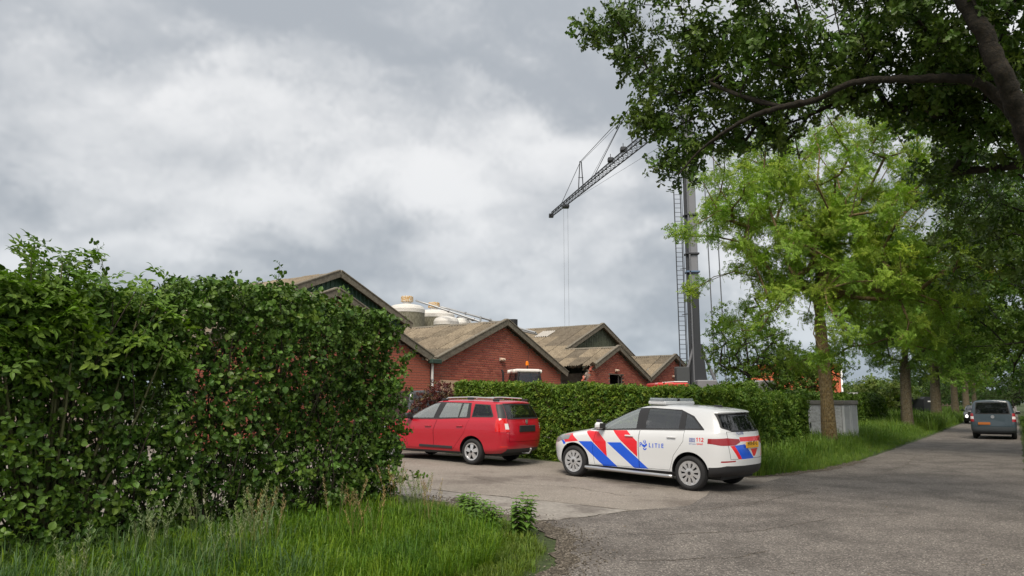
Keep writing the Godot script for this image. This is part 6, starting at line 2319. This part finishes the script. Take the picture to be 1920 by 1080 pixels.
func build_roadside() -> void:
	var rng := RandomNumberGenerator.new()
	rng.seed = 66
	# ---------------- grey electricity kiosk
	var near := Vector3(12.46, 0.2, -28.5)
	var right := Vector3(1.2, 0, -1.5).normalized()
	var left := Vector3(-0.99, 0, -0.8).normalized()
	left = Vector3(-right.z, 0, right.x) * -1.0
	if left.x > 0: left = -left
	var k := thing("electricity_kiosk", "grey electricity kiosk with concrete lid, louvres and warning sticker behind the ash trunk", "kiosk", near)
	var bl := 1.32
	var bw := 1.95
	var bh := 1.40
	var grey := grainy(M.grime, 1.1, null, 1.0, 0.5)
	grey.albedo_color = lin(0.72, 0.72, 0.73)
	var b := Basis(right, Vector3.UP, -left) if right.cross(Vector3.UP).dot(-left) > 0 else Basis(right, Vector3.UP, left)
	var c := right * bw / 2.0 + left * bl / 2.0
	var body := Soup.new()
	body.cbox(c + Vector3(0, bh / 2.0, 0), Vector3(bw / 2.0 - 0.03, bh / 2.0, bl / 2.0 - 0.03), 0.01, b)
	sp(k, "housing", body, grey)
	var lid := Soup.new()
	lid.cbox(c + Vector3(0, bh + 0.08, 0), Vector3(bw / 2.0 + 0.06, 0.085, bl / 2.0 + 0.06), 0.03, b)
	sp(k, "lid", lid, M.concrete)
	var outl := -right
	var door := Soup.new()
	var fl := Basis(left, Vector3.UP, outl)
	door.cbox(left * bl / 2.0 + outl * -0.012 + Vector3(0, bh / 2.0 - 0.02, 0), Vector3(bl / 2.0 - 0.05, bh / 2.0 - 0.05, 0.03), 0.008, fl)
	var dn := sp(k, "door", door, grey)
	var hd := Soup.new()
	hd.cbox(left * (bl - 0.12) + outl * 0.035 + Vector3(0, 0.62, 0), Vector3(0.02, 0.09, 0.02), 0.008, fl)
	sp(dn, "handle", hd, M.black)
	var stk := Soup.new()
	stk.prism(poly([-0.10, 0.0, 0.10, 0.0, 0.0, 0.18]), left * 0.62 + outl * 0.02 + Vector3(0, 0.98, 0), left, Vector3.UP, outl * 0.004)
	sp(dn, "warning_triangle", stk, flat(0.75, 0.65, 0.03, 0.5))
	for q in [[0.11, 0.115, 0.90, 0.02, flat(0.12, 0.10, 0.35, 0.5)], [0.11, 0.035, 0.80, 0.02, flat(0.55, 0.05, 0.04, 0.5)], [0.11, 0.03, 0.735, 0.02, M.white_paint]]:
		var s2 := Soup.new()
		s2.cbox(left * 0.62 + outl * 0.021 + Vector3(0, q[2], 0), Vector3(q[0], q[1] * 0.6, 0.003), 0.001, fl)
		sp(dn, "sticker", s2, q[4])
	# louvred face towards the road
	var outr := -left
	var fr := Basis(right, Vector3.UP, outr)
	for p in [0.42, 1.42]:
		var panel := Node3D.new()
		panel.name = "louvre_panel"
		k.add_child(panel, true)
		for i in 26:
			var sl := Soup.new()
			sl.cbox(right * p + outr * 0.0 + Vector3(0, 0.08 + i * 0.049, 0), Vector3(0.36, 0.016, 0.035), 0.004, fr * Basis(Vector3(1, 0, 0), 0.5))
			sp(panel, "slat", sl, flat(0.66, 0.66, 0.66, 0.5))
		for e in [-0.39, 0.39]:
			var fs := Soup.new()
			fs.cbox(right * (p + e) + outr * 0.005 + Vector3(0, bh / 2.0, 0), Vector3(0.04, bh / 2.0 - 0.03, 0.04), 0.01, fr)
			sp(panel, "frame", fs, flat(0.7, 0.7, 0.7, 0.5))
	# ---------------- house with the orange tiled roof
	var hp := at(1490, 750, 56.0)
	var h := thing("house", "low house with bright orange tiled roof behind the garden trees", "house", Vector3(hp.x, 0.28, hp.z), -0.42)
	var hw := Soup.new()
	hw.box(Vector3(0, 1.1, -3.0), Vector3(3.0, 1.1, 2.6))
	sp(h, "wall", hw, M.bricks[1])
	var tiles := [flat(0.46, 0.11, 0.045, 0.8), flat(0.52, 0.135, 0.055, 0.8), flat(0.41, 0.095, 0.04, 0.8)]
	var tm := Soup.new()
	tm.tube([Vector3(0, 0, 0), Vector3(0, 0, 0.34)], [0.11, 0.115], 6, true)
	var tmesh := tm.mesh()
	var pit := 0.55
	var made := 0
	var rest := Soup.new()
	for row in 11:
		for col in 30:
			var x := -3.15 + 0.21 * col
			var u := 0.30 * row
			var p := Vector3(x, 2.15 + u * sin(pit), -0.2 - u * cos(pit))
			var bb := Basis(Vector3(1, 0, 0), pit)
			if made < 300 and row < 10:
				part(h, "roof_tile", tmesh, tiles[rng.randi() % 3], Transform3D(bb, p + bb * Vector3(0, 0, -0.05)))
				made += 1
			else: rest.tube([p, p + bb * Vector3(0, 0, 0.33)], [0.11, 0.115], 6, true)
	sp(h, "roof_tiles", rest, tiles[0]).set_meta("kind", "stuff")
	var rb := Soup.new()
	rb.box(Vector3(0, 2.15 + 2.0 * sin(pit), -0.2 - 2.0 * cos(pit)), Vector3(3.2, 0.04, 2.15), Basis(Vector3(1, 0, 0), pit))
	rb.box(Vector3(0, 2.15 + 2.0 * sin(pit), -5.9 + 2.0 * cos(pit) - 0.1), Vector3(3.2, 0.04, 2.15), Basis(Vector3(1, 0, 0), -pit))
	sp(h, "roof", rb, tiles[2])
	var fa := Soup.new()
	fa.box(Vector3(3.28, 2.15 + 2.0 * sin(pit), -0.2 - 2.0 * cos(pit)), Vector3(0.06, 0.14, 2.2), Basis(Vector3(1, 0, 0), pit))
	fa.box(Vector3(3.4, 2.05, 0.2), Vector3(0.9, 0.07, 0.12))
	sp(h, "fascia", fa, M.white_paint)
	# ---------------- horse trailer and paddock fence
	var tp := at(1716, 765, 72.0)
	var t := thing("horse_trailer", "dark horse trailer parked in the far paddock", "trailer", Vector3(tp.x, 0.25, tp.z), 0.3)
	var tb := Soup.new()
	tb.prism(poly([-0.6, 0.45, 0.62, 0.45, 0.62, 1.8, 0.45, 1.98, -0.35, 1.98, -0.6, 1.75]), Vector3(0, 0, -1.6), Vector3(1, 0, 0), Vector3(0, 1, 0), Vector3(0, 0, 3.2))
	sp(t, "box", tb, flat(0.03, 0.032, 0.036, 0.5))
	for sg in [-1.0, 1.0]:
		wheel(t, Vector3(0.0, 0.3, sg * 0.9), 0.3, 0.2, 0.18, 5, "alloy", M.galv, sg)
	var lw := Soup.new()
	lw.cbox(Vector3(0.2, 1.55, 1.61), Vector3(0.3, 0.06, 0.01), 0.003)
	sp(t, "marking", lw, M.white_paint)
	var wood := flat(0.22, 0.17, 0.11, 0.9)
	var f := thing("paddock_fence", "wooden post and rail fence across the far paddock", "fence")
	var prev := Vector3.ZERO
	for i in 22:
		var p := P(72.0 + i * 2.4, 0.25, 14.0 - i * 0.33)
		var ps := Soup.new()
		ps.cbox(p + Vector3(0, 0.65, 0), Vector3(0.07, 0.65, 0.07), 0.015)
		sp(f, "post", ps, wood)
		if i:
			for y in [0.5, 1.05]:
				var rs := Soup.new()
				rs.bar(prev + Vector3(0, y, 0), p + Vector3(0, y, 0), 0.05, 5)
				sp(f, "rail", rs, wood)
		prev = p

# ---------------------------------------------------------------- grass
func blade_clump(rng: RandomNumberGenerator, count: int, h: float, w: float, spread: float, lean: float) -> ArrayMesh:
	var st := Soup.new()
	for i in count:
		var a := rng.randf() * TAU
		var d := Vector3(cos(a), 0, sin(a))
		var o := d * spread * sqrt(rng.randf()) * Vector3(1, 0, 1).length() * 0.7
		var ln := h * rng.randf_range(0.55, 1.1)
		var bd := Vector3(cos(a + rng.randf_range(-1, 1)), 0, sin(a + rng.randf_range(-1, 1)))
		var k := rng.randf_range(0.1, 1.0) * lean
		var s := bd.cross(Vector3.UP).normalized() * w * 0.5 * rng.randf_range(0.7, 1.3)
		var p := [o, o + Vector3(0, ln * 0.45, 0) + bd * ln * 0.12 * k, o + Vector3(0, ln * 0.8, 0) + bd * ln * 0.42 * k, o + Vector3(0, ln * (1.0 - 0.25 * k), 0) + bd * ln * 0.85 * k]
		var ws := [0.8, 1.0, 0.75, 0.0]
		for j in 3:
			var w0: Vector3 = s * ws[j]
			var w1: Vector3 = s * ws[j + 1]
			st.tri(p[j] - w0, p[j] + w0, p[j + 1] + w1)
			if j < 2: st.tri(p[j] - w0, p[j + 1] + w1, p[j + 1] - w1)
	return st.mesh()

func grass_patch(called: String, label: String, spots: Callable, count: int, meshes: Array, cols: Array, smin: float, smax: float, sd: int) -> void:
	var rng := RandomNumberGenerator.new()
	rng.seed = sd
	var o := thing(called, label, "grass")
	o.set_meta("kind", "stuff")
	var wh := []
	var cl := []
	for m in meshes:
		wh.append([]); cl.append(PackedColorArray())
	var tone := FastNoiseLite.new()
	tone.seed = sd; tone.frequency = 0.8
	for i in count:
		var q = spots.call(rng)
		if q == null: continue
		var k := rng.randi() % meshes.size()
		var sc: float = rng.randf_range(smin, smax) * q[2]
		wh[k].append(Transform3D(Basis(Vector3.UP, rng.randf() * TAU).scaled(Vector3(sc, sc * rng.randf_range(0.8, 1.2), sc)), G(q[0], q[1], -0.01)))
		var t := clampf(0.5 + tone.get_noise_2d(q[0], q[1]) + rng.randf_range(-0.3, 0.3), 0.0, 0.999)
		cl[k].append(vary(rng, cols[int(t * cols.size())], 0.2, 0.12))
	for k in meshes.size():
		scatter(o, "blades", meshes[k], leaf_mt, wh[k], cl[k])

func build_grass() -> void:
	var rng := RandomNumberGenerator.new()
	rng.seed = 8
	var tall := []
	var short := []
	for i in 3:
		tall.append(blade_clump(rng, 16, 0.42, 0.008, 0.12, 0.9))
		short.append(blade_clump(rng, 14, 0.12, 0.006, 0.10, 1.2))
	var g := [[0.07, 0.15, 0.010], [0.105, 0.20, 0.011], [0.15, 0.245, 0.014], [0.09, 0.175, 0.013]]
	# verge in the left foreground; the outline follows the paving
	var vp := PackedVector2Array([Vector2(-1.5, 4.0), Vector2(5.0, 3.95), Vector2(6.4, 4.1), Vector2(7.45, 4.55), Vector2(8.25, 5.3), Vector2(8.75, 6.3), Vector2(9.1, 7.2), Vector2(9.2, 7.9), Vector2(-1.5, 8.0)])
	var inner := Geometry2D.offset_polygon(vp, -0.45)[0]
	grass_patch("verge_grass", "long green grass on the verge below the tall hedge", func(r):
		var p := Vector2(r.randf_range(0.0, 9.2), r.randf_range(3.9, 8.0))
		if not Geometry2D.is_point_in_polygon(p, inner): return null
		if p.y > 7.5 and p.x < 8.2 and r.randf() < 0.5: return null
		return [p.x, p.y, 0.78 + 0.05 * smoothstep(4.5, 7.0, p.y) - 0.45 * smoothstep(7.4, 8.8, p.x)], 9500, tall, g, 0.7, 1.15, 201)
	grass_patch("verge_edge_grass", "short grass fringing the verge along the asphalt", func(r):
		var p := Vector2(r.randf_range(0.0, 9.3), r.randf_range(3.7, 8.0))
		if not Geometry2D.is_point_in_polygon(p, vp): return null
		if Geometry2D.is_point_in_polygon(p, Geometry2D.offset_polygon(inner, -0.3)[0]): return null
		return [p.x, p.y, 1.0], 9000, short, [[0.10, 0.16, 0.018], [0.14, 0.205, 0.022], [0.12, 0.17, 0.025]], 0.6, 1.2, 202)
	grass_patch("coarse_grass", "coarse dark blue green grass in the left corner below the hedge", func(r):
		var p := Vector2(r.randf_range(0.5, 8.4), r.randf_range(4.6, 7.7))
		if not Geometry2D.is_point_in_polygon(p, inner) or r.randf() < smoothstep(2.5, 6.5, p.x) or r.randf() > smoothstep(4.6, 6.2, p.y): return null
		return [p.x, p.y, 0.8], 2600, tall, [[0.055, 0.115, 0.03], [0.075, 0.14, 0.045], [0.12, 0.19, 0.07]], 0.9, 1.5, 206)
	# right verge
	var rp := PackedVector2Array([Vector2(17.3, 5.6), Vector2(17.4, 5.0), Vector2(18.6, 4.65), Vector2(20.2, 4.2), Vector2(24.0, 3.95), Vector2(45, 3.85), Vector2(150, 3.95), Vector2(150, 13), Vector2(58, 9), Vector2(33, 8.2), Vector2(30, 7.6), Vector2(26.5, 5.6)])
	grass_patch("roadside_grass", "tall grass round the ash trunk along the left side of the road", func(r):
		var s: float = 17.2 + 60.0 * pow(r.randf(), 1.7)
		var p := Vector2(s, r.randf_range(3.9, 9.5))
		if not Geometry2D.is_point_in_polygon(p, rp): return null
		var e: float = smoothstep(4.2, 5.3, p.y)
		return [p.x, p.y, 0.35 + 0.85 * e], 14000, tall, [[0.10, 0.185, 0.022], [0.135, 0.23, 0.028], [0.17, 0.26, 0.038], [0.115, 0.20, 0.036]], 0.9, 1.5, 203)
	grass_patch("meadow_grass", "long grass in the far paddock and verge", func(r):
		var p := Vector2(50.0 + 110.0 * pow(r.randf(), 1.4), r.randf_range(4.1, 24.0))
		if p.x < 60 and p.y > 7.0: return null
		return [p.x, p.y, 1.0], 9000, tall, [[0.095, 0.17, 0.02], [0.12, 0.20, 0.03]], 1.8, 3.0, 204)
	grass_patch("right_verge_grass", "grass strip along the right edge of the road", func(r):
		return [8.0 + 90.0 * pow(r.randf(), 1.5), -0.25 - 3.5 * r.randf(), 1.0], 6000, tall, [[0.06, 0.12, 0.015], [0.08, 0.145, 0.018]], 0.5, 1.2, 205)
	# seed heads over the dark grass
	var st := Soup.new()
	var heads := []
	for i in 2:
		var hs := Soup.new()
		var hgt := 0.72
		var bend := Vector3(0.10, 0, 0.03)
		hs.tube([Vector3.ZERO, Vector3(0, hgt * 0.6, 0) + bend * 0.4, Vector3(0, hgt, 0) + bend * 1.3], [0.0022, 0.0018, 0.001], 3, false)
		for j in 26:
			var t := 0.70 + 0.32 * j / 26.0
			var p := Vector3(0, hgt * t, 0) + bend * 1.3 * t * t
			var d := (Vector3(cos(j * 2.4), 1.1, sin(j * 2.4))).normalized()
			leaf(hs, p, d, rdir(rng), 0.035 * (1.2 - 0.5 * absf(t - 0.8) * 4.0), 0.008, [0.3, 1.0, 0.0], 0.1, 0.1)
		heads.append(hs.mesh())
	var sg := thing("seeding_grass", "tan and grey green grass seed heads in front of the tall hedge", "grass")
	sg.set_meta("kind", "stuff")
	var wh := [[], []]
	var cl := [PackedColorArray(), PackedColorArray()]
	for c in 19:
		var cs := Vector2(rng.randf_range(1.6, 8.0), rng.randf_range(5.6, 7.2))
		var tanned := rng.randf() < 0.4
		for i in 9:
			var p := cs + Vector2(rng.randf_range(-0.16, 0.16), rng.randf_range(-0.14, 0.14))
			var k := rng.randi() % 2
			var sc := rng.randf_range(0.65, 1.05)
			wh[k].append(Transform3D((Basis(Vector3.UP, rng.randf() * TAU) * Basis(Vector3.RIGHT, rng.randf_range(-0.15, 0.15))).scaled(Vector3.ONE * sc), G(p.x, p.y)))
			cl[k].append(vary(rng, [0.36, 0.26, 0.13] if tanned else [0.23, 0.27, 0.13], 0.25, 0.1))
	for k in 2: scatter(sg, "seed_heads", heads[k], leaf_mt, wh[k], cl[k])
	# nettles at the corner of the verge
	var nets := [[8.05, 5.25, 0.46, "tall leafy nettle at the corner of the verge"], [8.45, 6.4, 0.34, "smaller nettle standing left of the tall one"], [7.8, 5.6, 0.36, "low nettle tucked behind the tall nettle"]]
	for q in nets:
		var nt := thing("nettle", q[3], "plant", G(q[0], q[1]), 0.0, "nettles on the verge")
		for s in 13:
			var a := rng.randf() * TAU
			var foot := Vector3(cos(a), 0, sin(a)) * 0.13 * rng.randf_range(0.2, 1.0)
			var hh: float = q[2] * rng.randf_range(0.7, 1.1)
			var top := foot * 2.2 + Vector3(0, hh, 0)
			var sm := Soup.new()
			sm.tube([foot, top], [0.004, 0.002], 4, false)
			var stem := sp(nt, "stem", sm, M.twig_green)
			var lf := Soup.new()
			for j in 9:
				var t := 0.25 + 0.75 * j / 8.0
				for e in 2:
					var b := j * PI / 2.0 + e * PI + a
					leaf(lf, foot.lerp(top, t), Vector3(cos(b), 0.25 - 0.4 * (1.0 - t), sin(b)).normalized(), Vector3.UP, 0.125 * (1.25 - 0.6 * t), 0.075, [0.3, 1.0, 0.6, 0.0], 0.3, 0.35)
			sp(stem, "leaves", lf, nettle_mt()).set_meta("kind", "stuff")
var nmt: StandardMaterial3D
func nettle_mt() -> StandardMaterial3D:
	if nmt == null:
		nmt = leafmat(0.6, Color(0.4, 0.5, 0.15))
		nmt.vertex_color_use_as_albedo = false
		nmt.albedo_color = lin(0.095, 0.18, 0.03)
	return nmt
